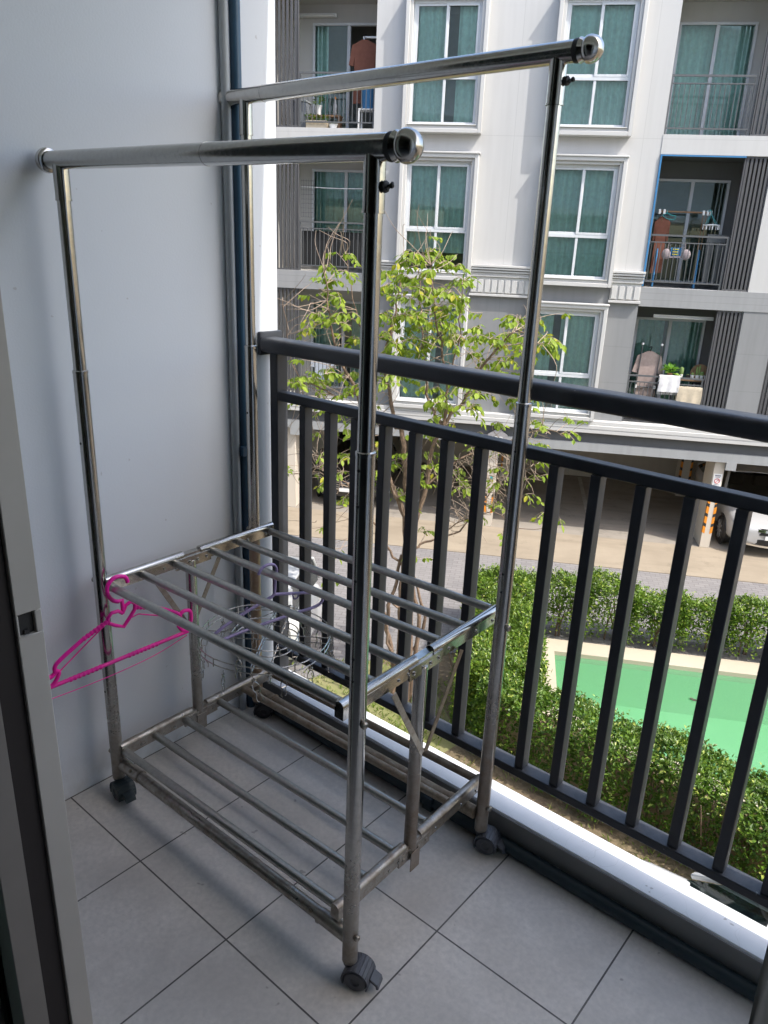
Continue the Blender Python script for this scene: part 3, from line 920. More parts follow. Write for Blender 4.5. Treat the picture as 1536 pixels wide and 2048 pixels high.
cm_ = clip_mesh()
spots = [(0.165, 2 * PI * k / 14 + 0.1, -0.018) for k in range(14)] + [(0.085, 2 * PI * k / 6 + 0.2, -0.018) for k in range(6)]
for i, (r_, a_, z_) in enumerate(spots):
    if i == 0:
        clip0 = cm_.build('clip', 'wire', sk); c_ = clip0
    else:
        c_ = clip0.copy(); COL.objects.link(c_)
    c_.location = (r_ * math.cos(a_), r_ * math.sin(a_), z_)
    c_.rotation_euler = (rnd.uniform(-0.25, 0.25), rnd.uniform(-0.3, 0.3), rnd.uniform(0, PI))
# grey plastic sheet at the right edge
m = MB()
def sheet(u, v):
    w = 0.008 * math.sin(u * 22 + v * 5) + 0.004 * math.sin(u * 61 + v * 17) + 0.003 * math.sin(v * 40 + u * 9)
    return (1.5085 + 0.20 * u + 0.010 * (v - 0.42) + 0.004 * math.sin(v * 9), -0.256 + 0.012 * u + w, 0.02 + 2.02 * v)
m.grid(sheet, 60, 60)
MT['sheet'] = M('grey_plastic_sheet', (0.46, 0.465, 0.43), 0.18, var=0.3, scale=12)
tag(m.build('plastic_sheet', 'sheet', None, thick=0.002), 'creased glossy grey plastic sheet hanging by the doorway at bottom right', 'sheet')

# ------------------------------------------------------------------ opposite building
bd = thing('apartment_building', 'white and grey apartment building with teal curtained windows over an open parking level', 'building', ORG, AZ)
FY = 16.84
LV = (-2.2, 0.60, 3.41)                    # floor slab tops
def holes_wall(mb, x0, x1, z0, z1, holes, y0, y1, mi=0):
    xs = sorted(set([x0, x1] + [h[0] for h in holes] + [h[1] for h in holes]))
    xs = [x for x in xs if x0 <= x <= x1]
    for a, b in zip(xs[:-1], xs[1:]):
        hs = sorted([(max(h[2], z0), min(h[3], z1)) for h in holes if h[0] <= a and h[1] >= b and h[3] > z0 and h[2] < z1])
        z = z0
        for h0, h1 in hs:
            if h0 > z:
                mb.box(a, b, y0, y1, z, h0, mi)
            z = max(z, h1)
        if z < z1:
            mb.box(a, b, y0, y1, z, z1, mi)
WS = ((-2.69, -1.11), (0.17, 1.75), (7.6, 9.18))
WT = ((-2.2, 0.20), (0.56, 2.97), (3.34, 5.75))
BL = ((-5.45, -3.29), (2.36, 4.42), (5.05, 7.1))
BZ = ((-2.2, 0.22), (0.60, 3.06), (3.41, 5.87))
holes = [(a + 0.12, b - 0.12, z0 + 0.12, z1 - 0.12) for a, b in WS for z0, z1 in WT] + [(a, b, z0, z1) for a, b in BL for z0, z1 in BZ]
m = MB(); holes_wall(m, -12, 12, 0.585, 6.3, holes, FY, FY + 0.2)
m.build('upper_wall', 'wallW', bd, smooth=False)
m = MB(); holes_wall(m, -12, 12, -2.2, 0.585, holes, FY, FY + 0.2)
m.build('lower_wall', 'wallG', bd, smooth=False)
# slab edge bands across the balconies, slightly proud
for a, b in BL:
    for z0, z1, mt in ((0.223, 0.597, 'slabG'), (3.063, 3.405, 'wallW'), (-2.6, -2.203, 'slabG')):
        if z0 < -2: continue
        m = MB(); m.box(a - 0.0, b + (0.6 if a > 2 and a < 5 and mt == 'slabG' else 0.0), FY - 0.012, FY + 0.1, z0, z1)
        m.build('balcony_slab', mt, bd, smooth=False)
# pilaster capitals
for a, b in ((-3.285, -2.70), (-1.10, 0.16), (1.76, 2.355), (4.43, 5.04)):
    if a > 4: continue
    m = MB()
    m.box(a, b, FY - 0.05, FY - 0.001, 0.33, 0.66)
    m.box(a - 0.02, b + 0.02, FY - 0.10, FY - 0.0015, 0.27, 0.318)
    n_ = max(3, int((b - a) / 0.135))
    for i in range(n_):
        c_ = a + (i + 0.5) * (b - a) / n_
        m.box(c_ - 0.052, c_ + 0.052, FY - 0.072, FY - 0.0505, 0.345, 0.60)
    for k, (z_, p_) in enumerate(((0.66, 0.085), (0.70, 0.07), (0.745, 0.10), (0.80, 0.125), (0.85, 0.14))):
        m.box(a - p_ * 0.3, b + p_ * 0.3, FY - p_, FY - 0.002 - 0.0003 * k, z_ + 0.001, z_ + (0.038 if k < 4 else 0.045))
    m.build('capital', 'trimW', bd, bevel=0.004)
# ledge over the parking level and the beam below it
m = MB()
m.box(-12, 12, FY - 0.15, FY + 0.1, -2.29, -2.203); m.box(-12, 12, FY - 0.175, FY + 0.1, -2.38, -2.292); m.box(-12, 12, FY - 0.168, FY + 0.1, -2.47, -2.382)
m.build('ledge', 'trimW', bd, bevel=0.008)
m = MB()
m.box(-12, 12, FY - 0.09, FY + 0.22, -2.90, -2.705)
for c_ in (4.735, -0.1, -4.93, 9.57):
    m.box(c_ - 0.105, c_ + 0.105, FY - 0.094, FY + 0.2, -3.065, -2.88)
m.build('beam', wall_mat('beam_paint', (0.33, 0.34, 0.345), streak=0.25), bd, smooth=False)
m = MB()
m.box(-12, 12, FY + 0.22, 22.2, -2.75, -2.6)
m.box(-12, 12, 21.75, 22.0, -4.9, -2.75)
m.box(-12, -11.8, FY + 0.22, 22, -4.9, -2.75); m.box(11.8, 12, FY + 0.22, 22, -4.9, -2.75)
m.build('parking_wall', 'garage', bd, smooth=False)
m = MB(); m.box(-12, 12, FY - 0.04, FY + 0.22, -2.704, -2.472); m.build('dark_band', wall_mat('dark_band_grey', (0.11, 0.112, 0.116), streak=0.15), bd, smooth=False)  # dark grey band between the ledge and the beam
# columns with hazard tape
def column(s, d0, d1, w, tape=True, top=1.55):
    m = MB(); m.box(s - w / 2, s + w / 2, d0, d1, GZ, -2.9 if d0 < 17.5 else -2.75)
    o = m.build('column', 'colpaint', bd, bevel=0.006)
    if tape:
        for sx_ in (-1, 1):
            t = MB()
            z = GZ + 0.33
            k = 0
            while z < GZ + top:
                h = 0.155 if k % 2 == 0 else 0.075
                x0 = s + sx_ * w / 2
                # tape wraps the corner with slanted bands
                for i, (xa, xb) in enumerate(((x0 - sx_ * 0.055, x0),)):
                    lo = sx_ * 0.0
                    t.add([(xa, d0 - 0.004, z), (xb, d0 - 0.004, z + 0.03), (xb, d0 - 0.004, z + h + 0.03), (xa, d0 - 0.004, z + h)], [(0, 1, 2, 3)], k % 2)
                t.add([(x0 + sx_ * 0.004, d0 - 0.004, z + 0.03), (x0 + sx_ * 0.004, d0 + 0.055, z), (x0 + sx_ * 0.004, d0 + 0.055, z + h), (x0 + sx_ * 0.004, d0 - 0.004, z + h + 0.03)], [(0, 1, 2, 3)], k % 2)
                z += h
                k += 1
            t.build('hazard_tape', ['orange', 'black'], o, smooth=False)
    return o
for s_ in (4.53, -0.31, 9.4):
    column(s_, FY - 0.005, FY + (0.75 if s_ > 0 else 0.6), 0.21, True, 1.2 if s_ > 0 else 0.75)
column(-5.15, FY + 0.02, FY + 0.9, 0.42, False)
for s_ in (4.72, 0.0, -4.8, 9.4):
    column(s_, 20.6, 21.1, 0.3)
# windows
def pleats(mb, x0, x1, z0, z1, y, amp=0.025, k=46):
    ph_ = rnd.uniform(0, 6)
    n = max(8, int((x1 - x0) * 60))
    mb.grid(lambda u, v: (x0 + (x1 - x0) * u, y + amp * math.sin((x0 + (x1 - x0) * u) * k + ph_ + 0.6 * math.sin(u * 9)) + 0.012 * math.sin(v * 3 + u * 5), z0 + (z1 - z0) * v), n, 3)
def window(a, b, z0, z1, zt, cur):
    m = MB()
    p = FY - 0.22
    o_ = (a, b, z0, z1)
    for w0, w1, yf in ((0.0, 0.075, p), (0.075, 0.135, p + 0.045)):
        m.box(a + w0, a + w1, yf, FY - 0.001, z0 + w0, z1 - w0); m.box(b - w1, b - w0, yf, FY - 0.001, z0 + w0, z1 - w0)
        m.box(a + w1, b - w1, yf, FY - 0.001, z0 + w0, z0 + w1); m.box(a + w1, b - w1, yf, FY - 0.001, z1 - w1, z1 - w0)
    m.box(a - 0.02, b + 0.02, p - 0.025, FY - 0.002, z1 + 0.0005, z1 + 0.032)
    m.box(a + 0.10, b - 0.10, p + 0.01, FY - 0.002, z0 + 0.1355, z0 + 0.15)
    w = m.build('window_surround', 'trimW', bd, bevel=0.006)
    x0, x1, q0, q1 = a + 0.135, b - 0.135, z0 + 0.15, z1 - 0.135
    yb = FY - 0.06
    win = MB()
    win.box(x0, x1, yb - 0.03, yb + 0.03, q1 - 0.055, q1); win.box(x0, x1, yb - 0.03, yb + 0.03, q0, q0 + 0.05)
    win.box(x0, x0 + 0.05, yb - 0.03, yb + 0.03, q0 + 0.05, q1 - 0.055); win.box(x1 - 0.05, x1, yb - 0.03, yb + 0.03, q0 + 0.05, q1 - 0.055)
    xm = (x0 + x1) / 2
    win.box(x0 + 0.05, x1 - 0.05, yb - 0.035, yb + 0.028, zt - 0.03, zt + 0.03)
    win.box(xm - 0.025, xm + 0.025, yb - 0.028, yb + 0.02, q0 + 0.05, zt - 0.03)
    # sliding sashes above the transom
    for s0, s1, off in ((x0 + 0.05, xm + 0.03, 0.0), (xm - 0.03, x1 - 0.05, -0.02)):
        win.box(s0, s0 + 0.042, yb - 0.018 + off, yb + 0.004 + off, zt + 0.03, q1 - 0.055); win.box(s1 - 0.042, s1, yb - 0.018 + off, yb + 0.004 + off, zt + 0.03, q1 - 0.055)
        win.box(s0 + 0.042, s1 - 0.042, yb - 0.018 + off, yb + 0.004 + off, zt + 0.03, zt + 0.075); win.box(s0 + 0.042, s1 - 0.042, yb - 0.018 + off, yb + 0.004 + off, q1 - 0.095, q1 - 0.055)
    wo_ = win.build('window', 'alu', bd, bevel=0.003)
    g = MB(); g.box(x0 + 0.05, x1 - 0.05, yb + 0.006, yb + 0.010, q0 + 0.05, q1 - 0.055)
    g.build('pane', 'glass_win', wo_, smooth=False)
    c = MB()
    for c0, c1, lo in cur:
        pleats(c, x0 + (x1 - x0) * c0, x0 + (x1 - x0) * c1, q0 + (q1 - q0) * lo, q1, FY + 0.07)
    c.build('curtain', 'curtain', wo_)
    r = MB()
    r.box(a + 0.02, b - 0.02, FY + 1.2, FY + 1.25, z0, z1); r.box(a + 0.02, a + 0.08, FY + 0.2, FY + 1.2, z0, z1); r.box(b - 0.08, b - 0.02, FY + 0.2, FY + 1.2, z0, z1)
    r.box(a + 0.02, b - 0.02, FY + 0.2, FY + 1.2, z0, z0 + 0.06); r.box(a + 0.02, b - 0.02, FY + 0.2, FY + 1.2, z1 - 0.06, z1)
    r.build('window_recess', 'room', wo_, smooth=False)
curs = {(0, 2): ((0.0, 0.47, 0), (0.66, 1.0, 0)), (1, 2): ((0, 1, 0),), (0, 1): ((0, 1, 0.18),), (1, 1): ((0, 0.5, 0), (0.5, 1, 0)), (0, 0): ((0, 0.6, 0), (0.7, 1, 0)), (1, 0): ((0, 0.30, 0), (0.42, 1, 0))}
for i, (a, b) in enumerate(WS):
    for j, (z0, z1) in enumerate(WT):
        window(a, b, z0, z1, (-1.28, 1.52, 4.32)[j], curs.get((i, j), ((0, 1, 0),)))
# recessed balconies
def slats(mb, x0, x1, y, z0, z1, n, w):
    for i in range(n):
        c = x0 + 0.02 + (x1 - x0 - 0.04) * (i + 0.5) / n
        mb.box(c - w / 2, c + w / 2, y, y + 0.05, z0 + 0.035, z1 - 0.035)
    mb.box(x0, x1, y - 0.004, y + 0.054, z0, z0 + 0.035); mb.box(x0, x1, y - 0.004, y + 0.054, z1 - 0.035, z1)
    mb.box(x0, x0 + 0.025, y - 0.004, y + 0.054, z0 + 0.035, z1 - 0.035); mb.box(x1 - 0.025, x1, y - 0.004, y + 0.054, z0 + 0.035, z1 - 0.035)
def balcony(a, b, z0, z1, louv, rail, door, open_right, cur, lvl):
    m = MB()
    m.box(a, b, FY + 0.2, 18.2, z0 - 0.3, z0 - 0.002); m.box(a - 0.1, b + 0.1, FY + 0.2, 18.2, z1 + 0.002, z1 + 0.2)
    m.box(a - 0.12, a, FY + 0.2, 18.2, z0, z1); m.box(b, b + 0.12, FY + 0.2, 18.2, z0, z1)
    d0, d1, dz0, dz1 = door[0], door[1], z0 + 0.06, z0 + 2.12
    m.box(a, d0, 18.0, 18.2, z0, z1); m.box(d1, b, 18.0, 18.2, z0, z1); m.box(d0, d1, 18.0, 18.2, dz1, z1); m.box(d0, d1, 18.0, 18.2, z0, dz0)
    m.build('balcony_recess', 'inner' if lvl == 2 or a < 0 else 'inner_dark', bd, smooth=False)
    m = MB()
    slats(m, louv[0], louv[1], FY + 0.02, z0, z1, 6, 0.045)
    m.build('louvre_screen', 'louvre', bd, bevel=0.002)
    m = MB()
    for zz, h in ((z0 + 0.985, 0.035), (z0 + 0.86, 0.022), (z0 + 0.10, 0.025)):
        m.box(rail[0], rail[1], FY + 0.04, FY + 0.075, zz, zz + h)
    n = int((rail[1] - rail[0]) / 0.088)
    for i in range(n + 1):
        x_ = rail[0] + (rail[1] - rail[0]) * i / n
        m.box(x_ - 0.006, x_ + 0.006, FY + 0.05, FY + 0.065, z0 + 0.125, z0 + 0.862)
    for x_ in (rail[0] + 0.02, rail[1] - 0.02):
        m.box(x_ - 0.017, x_ + 0.017, FY + 0.0405, FY + 0.0745, z0 + 0.0, z0 + 0.985)
    m.build('railing', 'steelgrey', bd, smooth=False)
    m = MB()
    w = 0.05
    dm = (d0 + d1) / 2
    m.box(d0, d1, 17.96, 18.06, dz1 - w, dz1); m.box(d0, d0 + w, 17.96, 18.06, dz0, dz1 - w); m.box(d1 - w, d1, 17.96, 18.06, dz0, dz1 - w)
    m.box(dm - 0.035, dm + 0.035, 17.97, 18.05, dz0, dz1 - w); m.box(d0 + w, d1 - w, 17.965, 18.055, dz0, dz0 + 0.05)
    dr = m.build('sliding_door', 'alu', bd, bevel=0.003)
    g = MB(); g.box(d0 + w, dm - 0.03, 18.0, 18.005, dz0 + 0.05, dz1 - w)
    if not open_right:
        g.box(dm + 0.03, d1 - w, 18.01, 18.015, dz0 + 0.05, dz1 - w)
    g.build('pane', 'glass_win', dr, smooth=False)
    c = MB()
    for c0, c1 in cur:
        pleats(c, d0 + (d1 - d0) * c0, d0 + (d1 - d0) * c1, dz0, dz1, 18.22)
    if cur:
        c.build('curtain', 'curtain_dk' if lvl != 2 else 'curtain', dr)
    r = MB()
    r.box(a, b, 19.4, 19.45, z0, z1); r.box(a, a + .05, 18.2, 19.4, z0, z1); r.box(b - .05, b, 18.2, 19.4, z0, z1); r.box(a, b, 18.2, 19.4, z1 - .05, z1); r.box(a, b, 18.2, 19.4, z0, z0 + .05)
    r.build('door_recess', 'room', dr, smooth=False)
for j in range(3):
    z0, z1 = BZ[j]
    balcony(-5.45, -3.29, z0, z1, (-5.42, -4.87), (-4.87, -3.29), (-4.88, -3.32), j == 2, (((0.0, 0.16),), ((0, 0.5), (0.5, 1.0)), ((0, 0.18), ))[j] if j else ((0, 0.4), (0.6, 1)), j)
    balcony(2.36, 4.42, z0, z1, (3.92, 4.42), (2.36, 3.90), (2.52, 3.98), False, (((0, 0.45), (0.5, 1.0)), (), ((0, 1.0),))[j], j)
    balcony(5.05, 7.1, z0, z1, (5.05, 5.55), (5.57, 7.1), (5.6, 7.0), False, ((0, 1.0),), j)
# fluorescent light fittings on the balcony ceilings
def fitting(x0, x1, z, y=17.9):
    m = MB(); m.box(x0, x1, y, y + 0.06, z, z + 0.07); m.tube([(x0 + .04, y - 0.03, z + 0.02), (x1 - .04, y - 0.03, z + 0.02)], 0.018, 10)
    m.build('light_fitting', 'white_plastic', bd, bevel=0.004)
fitting(-5.2, -4.35, 5.62); fitting(-5.2, -4.35, 2.86); fitting(2.75, 3.95, -0.02, 17.2)
# blue shade edging on one balcony
m = MB(); m.box(2.362, 2.395, FY - 0.03, FY - 0.005, 0.62, 3.055); m.box(2.395, 3.93, FY - 0.03, FY - 0.0155, 3.03, 3.055)
MT['blue'] = M('blue_plastic', (0.04, 0.19, 0.40), 0.5)
m.build('blue_edging', 'blue', bd, smooth=False)
# ------------------------------------------------------------------ things on the opposite balconies
def place(name, label, cat, s, d, z, group=None):
    return thing(name, label, cat, site(s, d, z), AZ, group)
def shirt(mb, w, h, sleeve=True):
    pts = [(-0.05, 0), (-w / 2, -0.10), (-w / 2 - 0.07 * sleeve, -0.45), (-w / 2 + 0.03, -0.47), (-w / 2 + 0.05, -0.3), (-w / 2 + 0.04, -h), (w / 2 - 0.03, -h + 0.02), (w / 2 - 0.05, -0.3), (w / 2 - 0.03, -0.47), (w / 2 + 0.07 * sleeve, -0.45), (w / 2, -0.10), (0.05, 0)]
    n = len(pts)
    for y in (-0.035, 0.035):
        pass
    vs = [(x, -0.03 + 0.015 * math.sin(x * 30), z) for x, z in pts] + [(x, 0.03 + 0.015 * math.sin(x * 30), z) for x, z in pts]
    fs = [tuple(range(n)), tuple(range(2 * n - 1, n - 1, -1))] + [(i, n + i, n + (i + 1) % n, (i + 1) % n) for i in range(n)]
    mb.add(vs, fs)
MT['brown_cloth'] = cloth_mat('brown_cloth', (0.20, 0.085, 0.06))
MT['pinkgrey_cloth'] = cloth_mat('dusty_pink_cloth', (0.42, 0.33, 0.30))
MT['white_cloth'] = cloth_mat('white_cloth', (0.78, 0.77, 0.78))
MT['beige_cloth'] = cloth_mat('beige_cloth', (0.58, 0.50, 0.38))
MT['pale_cloth'] = cloth_mat('pale_pink_cloth', (0.36, 0.31, 0.33))
MT['grey_cloth'] = cloth_mat('grey_cloth', (0.16, 0.165, 0.165))
MT['teal_pl'] = M('teal_plastic', (0.05, 0.35, 0.36), 0.45)
MT['terracotta'] = M('terracotta', (0.40, 0.22, 0.12), 0.8)
MT['soil'] = M('soil', (0.10, 0.07, 0.045), 0.95, var=0.4, scale=30)
MT['brown'] = M('brown_wood', (0.22, 0.13, 0.07), 0.7)
# 4th level, left balcony
t = place('drying_rack', 'white pipe drying rack behind the brown shirt on the top left balcony', 'drying rack', -3.52, 17.35, 3.41)
m = MB()
for x_ in (-0.12, 0.17):
    m.tube([(x_, 0, 0), (x_, 0, 1.72)], 0.018, 8)
m.tube([(-0.14, 0, 1.72), (0.17, 0, 1.72)], 0.02, 8); m.tube([(-0.12, 0, 1.50), (0.17, 0, 1.50)], 0.014, 8); m.tube([(-0.12, -0.25, 0.02), (-0.12, 0.25, 0.02)], 0.018, 8); m.tube([(0.17, -0.25, 0.02), (0.17, 0.25, 0.02)], 0.018, 8)
m.build('frame', 'white_plastic', t)
t = place('shirt', 'brown long shirt on a hanger on the top left balcony', 'shirt', -3.60, 17.28, 5.07)
m = MB(); shirt(m, 0.52, 1.15); m.build('cloth', 'brown_cloth', t)
m = MB(); m.tube(smooth_path([(0.02, 0, 0.09), (-0.02, 0, 0.07), (0.0, 0, 0.0)]), 0.008, 6); m.build('hook', 'black', t)
t = place('laundry_basket', 'blue plastic laundry basket on a white stand behind the railing', 'basket', -3.47, 17.15, 3.80)
m = MB()
m.lathe([(0.125, 0), (0.165, 0.40), (0.178, 0.40), (0.178, 0.425), (0.15, 0.425), (0.115, 0.03)], (0, 0, 0), (0, 0, 1), 20)
m.build('body', 'blue', t)
t = place('stand', 'small white plastic stand under the blue basket', 'stand', -3.47, 17.15, 3.41)
m = MB()
m.box(-0.19, 0.19, -0.16, 0.16, 0.36, 0.388)
m.build('top', 'white_plastic', t, bevel=0.006)
for x_ in (-0.17, 0.17):
    for y_ in (-0.14, 0.14):
        m = MB(); m.box(x_ - 0.016, x_ + 0.016, y_ - 0.016, y_ + 0.016, 0, 0.36); m.build('leg', 'white_plastic', t)
def leaves_np(pos, dirs, ups, L, W):
    """rhombic folded leaves: returns verts, faces"""
    vs = []; fs = []
    for p, d, u, l, w in zip(pos, dirs, ups, L, W):
        d = d.normalized()
        s = d.cross(u)
        if s.length < 1e-4: s = d.orthogonal()
        s.normalize(); n = s.cross(d)
        o = len(vs)
        mid = p + d * (l * 0.45)
        vs += [p, mid + s * (w / 2) + n * (w * 0.15), p + d * l - n * (l * 0.12), mid - s * (w / 2) + n * (w * 0.15)]
        fs += [(o, o + 1, o + 2), (o, o + 2, o + 3)]
    return vs, fs
def rv():
    while True:
        v = Vector((rnd.uniform(-1, 1), rnd.uniform(-1, 1), rnd.uniform(-1, 1)))
        if 0.05 < v.length < 1: return v.normalized()
def tuft(n, r, h, L, droop=0.2):
    pos = []; ds = []; us = []; ls = []; ws = []
    for _ in range(n):
        a = rnd.uniform(0, 2 * PI); q = rnd.random() ** 0.6
        pos.append(Vector((math.cos(a) * r * q * 0.7, math.sin(a) * r * q * 0.7, h * rnd.uniform(0.1, 0.9))))
        ds.append(Vector((math.cos(a), math.sin(a), rnd.uniform(-droop, 1.0))))
        us.append(Vector((0, 0, 1))); l = L * rnd.uniform(0.6, 1.2); ls.append(l); ws.append(l * 0.5)
    return leaves_np(pos, ds, us, ls, ws)
def potted(label, s, d, z, r, h, potmat, plant, group=None, name='potted_plant'):
    t = place(name, label, 'plant', s, d, z, group)
    m = MB(); m.lathe([(r * 0.72, 0), (r, h), (r * 1.08, h), (r * 1.08, h * 1.12), (r * 0.92, h * 1.12), (r * 0.88, h * 0.9)], (0, 0, 0), (0, 0, 1), 16)
    m.build('pot', potmat, t)
    m = MB()
    if plant[0] == 'tuft':
        v, f = tuft(plant[1], plant[2], plant[3], plant[4]); m.add([p + Vector((0, 0, h)) for p in v], f); m.build('foliage', plant[5], t, smooth=False)
    elif plant[0] == 'cactus':
        for (cx, hh, rr) in plant[1]:
            m.lathe([(rr * 0.8, h * 0.9), (rr, h + hh * 0.3), (rr, h + hh * 0.8), (rr * 0.6, h + hh * 0.97), (rr * 0.1, h + hh)], (cx, 0, 0), (0, 0, 1), 10)
        m.build('cactus', 'cactus', t)
    return t
MT['cactus'] = M('cactus_green', (0.16, 0.24, 0.07), 0.8)
t = place('planter_box', 'long beige planter box of low green plants on the top left balcony', 'planter', -4.52, 17.02, 3.41)
m = MB(); m.box(-0.22, 0.22, -0.09, 0.09, 0, 0.15); m.build('box', 'beige_cloth', t, bevel=0.01)
m = MB()
for k in range(5):
    v, f = tuft(26, 0.08, 0.12, 0.07); m.add([p + Vector((-0.18 + k * 0.09, 0, 0.14)) for p in v], f)
m.build('foliage', 'leaf_hedge', t, smooth=False)
t = place('plant_stand', 'low wooden bench holding pots behind the planter box', 'bench', -4.42, 17.42, 3.41)
m = MB(); m.box(-0.32, 0.32, -0.13, 0.13, 0.27, 0.30); m.build('top', 'brown', t)
for x_ in (-0.29, 0.29):
    m = MB(); m.box(x_ - 0.02, x_ + 0.02, -0.12, 0.12, 0, 0.27); m.build('leg', 'brown', t)
potted('leafy plant in a tall white pot on the low bench', -4.60, 17.42, 3.71, 0.075, 0.17, 'white_plastic', ('tuft', 46, 0.13, 0.28, 0.11, 'leaf_hedge'))
potted('small plant in a round white bowl beside the beige planter box', -4.17, 16.99, 3.41, 0.09, 0.08, 'white_plastic', ('tuft', 14, 0.07, 0.06, 0.06, 'leaf_hedge'))
t = place('bottle', 'clear bottle with an orange cap on the low bench', 'bottle', -4.24, 17.42, 3.71)
m = MB(); m.lathe([(0.04, 0), (0.045, 0.02), (0.045, 0.2), (0.018, 0.27), (0.018, 0.31)], (0, 0, 0), (0, 0, 1), 14); m.build('body', 'lamp_glass', t)
m = MB(); m.lathe([(0.021, 0.31), (0.021, 0.35), (0.012, 0.355)], (0, 0, 0), (0, 0, 1), 12); m.build('cap', 'orange', t)
t = place('storage_box', 'grey plastic storage box at the louvre end of the top left balcony', 'box', -4.93, 17.25, 3.41)
m = MB(); m.box(-0.16, 0.16, -0.2, 0.2, 0, 0.50); m.build('body', M('slate_plastic', (0.22, 0.24, 0.27), 0.5), t, bevel=0.03, seg=2)
m = MB(); m.box(-0.17, 0.17, -0.21, 0.21, 0.502, 0.54); m.build('lid', 'pipe_grey', t, bevel=0.012)
# 3rd level left: clothes line and dark rail screen
t = place('clothes_line', 'thin white clothes line stretched across the middle left balcony', 'clothes line', -4.1, 17.3, 2.31)
m = MB(); m.tube([(-0.85, 0, 0), (0, 0, -0.015), (0.8, 0, 0)], 0.009, 6); m.build('line', 'white_plastic', t)
t = place('rail_screen', 'dark mesh screen tied inside the railing of the middle left balcony', 'screen', -4.08, 16.95, 0.70)
m = MB(); m.grid(lambda u, v: (-0.74 + 1.48 * u, 0.01 * math.sin(u * 30), 0.72 * v), 40, 2); m.build('mesh', 'black', t, thick=0.004)
t = place('wire_grid', 'square wire grid standing beside the louvre of the middle left balcony', 'wire grid', -4.78, 17.1, 1.70)
m = MB()
for k in range(6):
    m.tube([(-0.1 + k * 0.055, 0, 0), (-0.1 + k * 0.055, 0, 0.75)], 0.004, 4)
for k in range(9):
    m.tube([(-0.1, 0, k * 0.09), (0.175, 0, k * 0.09)], 0.004, 4)
m.build('wires', 'steelgrey', t)
t = place('shirt', 'pale blue grey shirt drying on the bottom left balcony', 'shirt', -4.35, 17.1, -1.05)
m = MB(); shirt(m, 0.46, 0.75); m.build('cloth', M('pale_blue_cloth', (0.50, 0.55, 0.64), 0.9), t)
# 3rd level right
t = place('drying_rack', 'blue legged drying rack with a brown top bar on the middle right balcony', 'drying rack', 3.06, 17.3, 0.60)
m = MB()
for x_ in (-0.42, 0.40):
    for y_, dx in ((-0.18, -0.10), (0.18, 0.05)):
        m = MB(); m.tube([(x_ + dx * 0.3, y_, 0), (x_, 0, 0.75)], 0.018, 8); m.build('leg', 'blue', t)
m = MB()
for x_ in (-0.42, 0.36, 0.42):
    m.tube([(x_, 0, 0.75), (x_, 0, 1.46)], 0.009, 8)
m.tube([(-0.47, 0, 1.46), (0.50, 0, 1.46)], 0.017, 8)
m.build('bars', 'brown', t)
m = MB()
for x_ in (-0.49, -0.40, 0.36, 0.44, 0.50):
    m.box(x_ - 0.022, x_ + 0.022, -0.03, 0.03, 1.41, 1.50)
m.build('joints', 'white_plastic', t, bevel=0.006)
t = place('sock_dryer', 'white ring sock dryer with pegs hanging from the brown bar opposite', 'sock dryer', 3.60, 17.25, 1.83)
m = MB()
m.tube(ringpts(0, 0, 0.155, 0, 1, 0.8), 0.013, 8, closed=True); m.tube([(-0.155, 0, 0), (0.155, 0, 0)], 0.01, 6)
m.build('ring', 'white_plastic', t)
m = MB()
for k in range(8):
    a = k * PI / 4; m.box(0.155 * math.cos(a) - 0.01, 0.155 * math.cos(a) + 0.01, 0.124 * math.sin(a) - 0.006, 0.124 * math.sin(a) + 0.006, -0.085, -0.012)
m.build('pegs', 'white_plastic', t)
m = MB()
for k in range(4):
    a = k * PI / 2 + .4; m.tube([(0.15 * math.cos(a), 0.12 * math.sin(a), 0), (-0.04, 0, 0.21)], 0.005, 5)
m.tube(smooth_path([(-0.04, 0, 0.21), (-0.04, 0, 0.25), (-0.07, 0, 0.28), (-0.10, 0, 0.25)]), 0.008, 6)
m.build('cords', 'teal_pl', t)
t = place('clothes_hanger', 'teal plastic hanger at the left end of the brown bar opposite', 'hanger', 2.72, 17.28, 2.03)
m = MB(); m.tube(smooth_path([(0, 0, 0.05), (0, 0, 0), (0.1, 0, -0.04), (0.17, 0, -0.05), (0.14, 0, -0.12), (0.0, 0, -0.10), (-0.08, 0, -0.04), (0, 0, 0)]), 0.008, 6); m.build('body', 'teal_pl', t)
t = place('shirt', 'dark reddish shirt hanging at the left of the middle right balcony', 'shirt', 2.66, 17.32, 1.96)
m = MB(); shirt(m, 0.30, 1.1, False); m.build('cloth', 'brown_cloth', t)
t = place('bra', 'pale pink bra with two round cups hung low behind the middle right railing', 'bra', 2.98, 17.12, 1.25)
m = MB()
for x_ in (-0.19, 0.20):
    m.ball((x_, 0, 0), 0.10, 14, sq=(0.9, 0.45, 1.05))
m.build('cup', 'pale_cloth', t)
m = MB(); m.bar((-0.19, 0, -0.06), (0.2, 0, -0.04), 0.012, 0.03); m.bar((-0.17, 0, 0.08), (-0.16, 0, 0.22), 0.012, 0.012); m.bar((0.17, 0, 0.08), (0.16, 0, 0.22), 0.012, 0.012)
m.build('band', 'pale_cloth', t)
t = place('cloth', 'folded blue cloth with yellow stripes between the two pale bra cups', 'cloth', 2.99, 17.2, 1.18)
m = MB(); m.grid(lambda u, v: (-0.1 + 0.2 * u, 0.012 * math.sin(u * 18), 0.20 * v), 20, 2); m.build('fabric', 'blue', t, thick=0.01)
m = MB()
for k in range(3): m.box(-0.07, 0.04, -0.03, -0.022, 0.06 + k * 0.05, 0.078 + k * 0.05)
m.build('stripe', M('yellow', (0.7, 0.6, 0.05), 0.8), t)
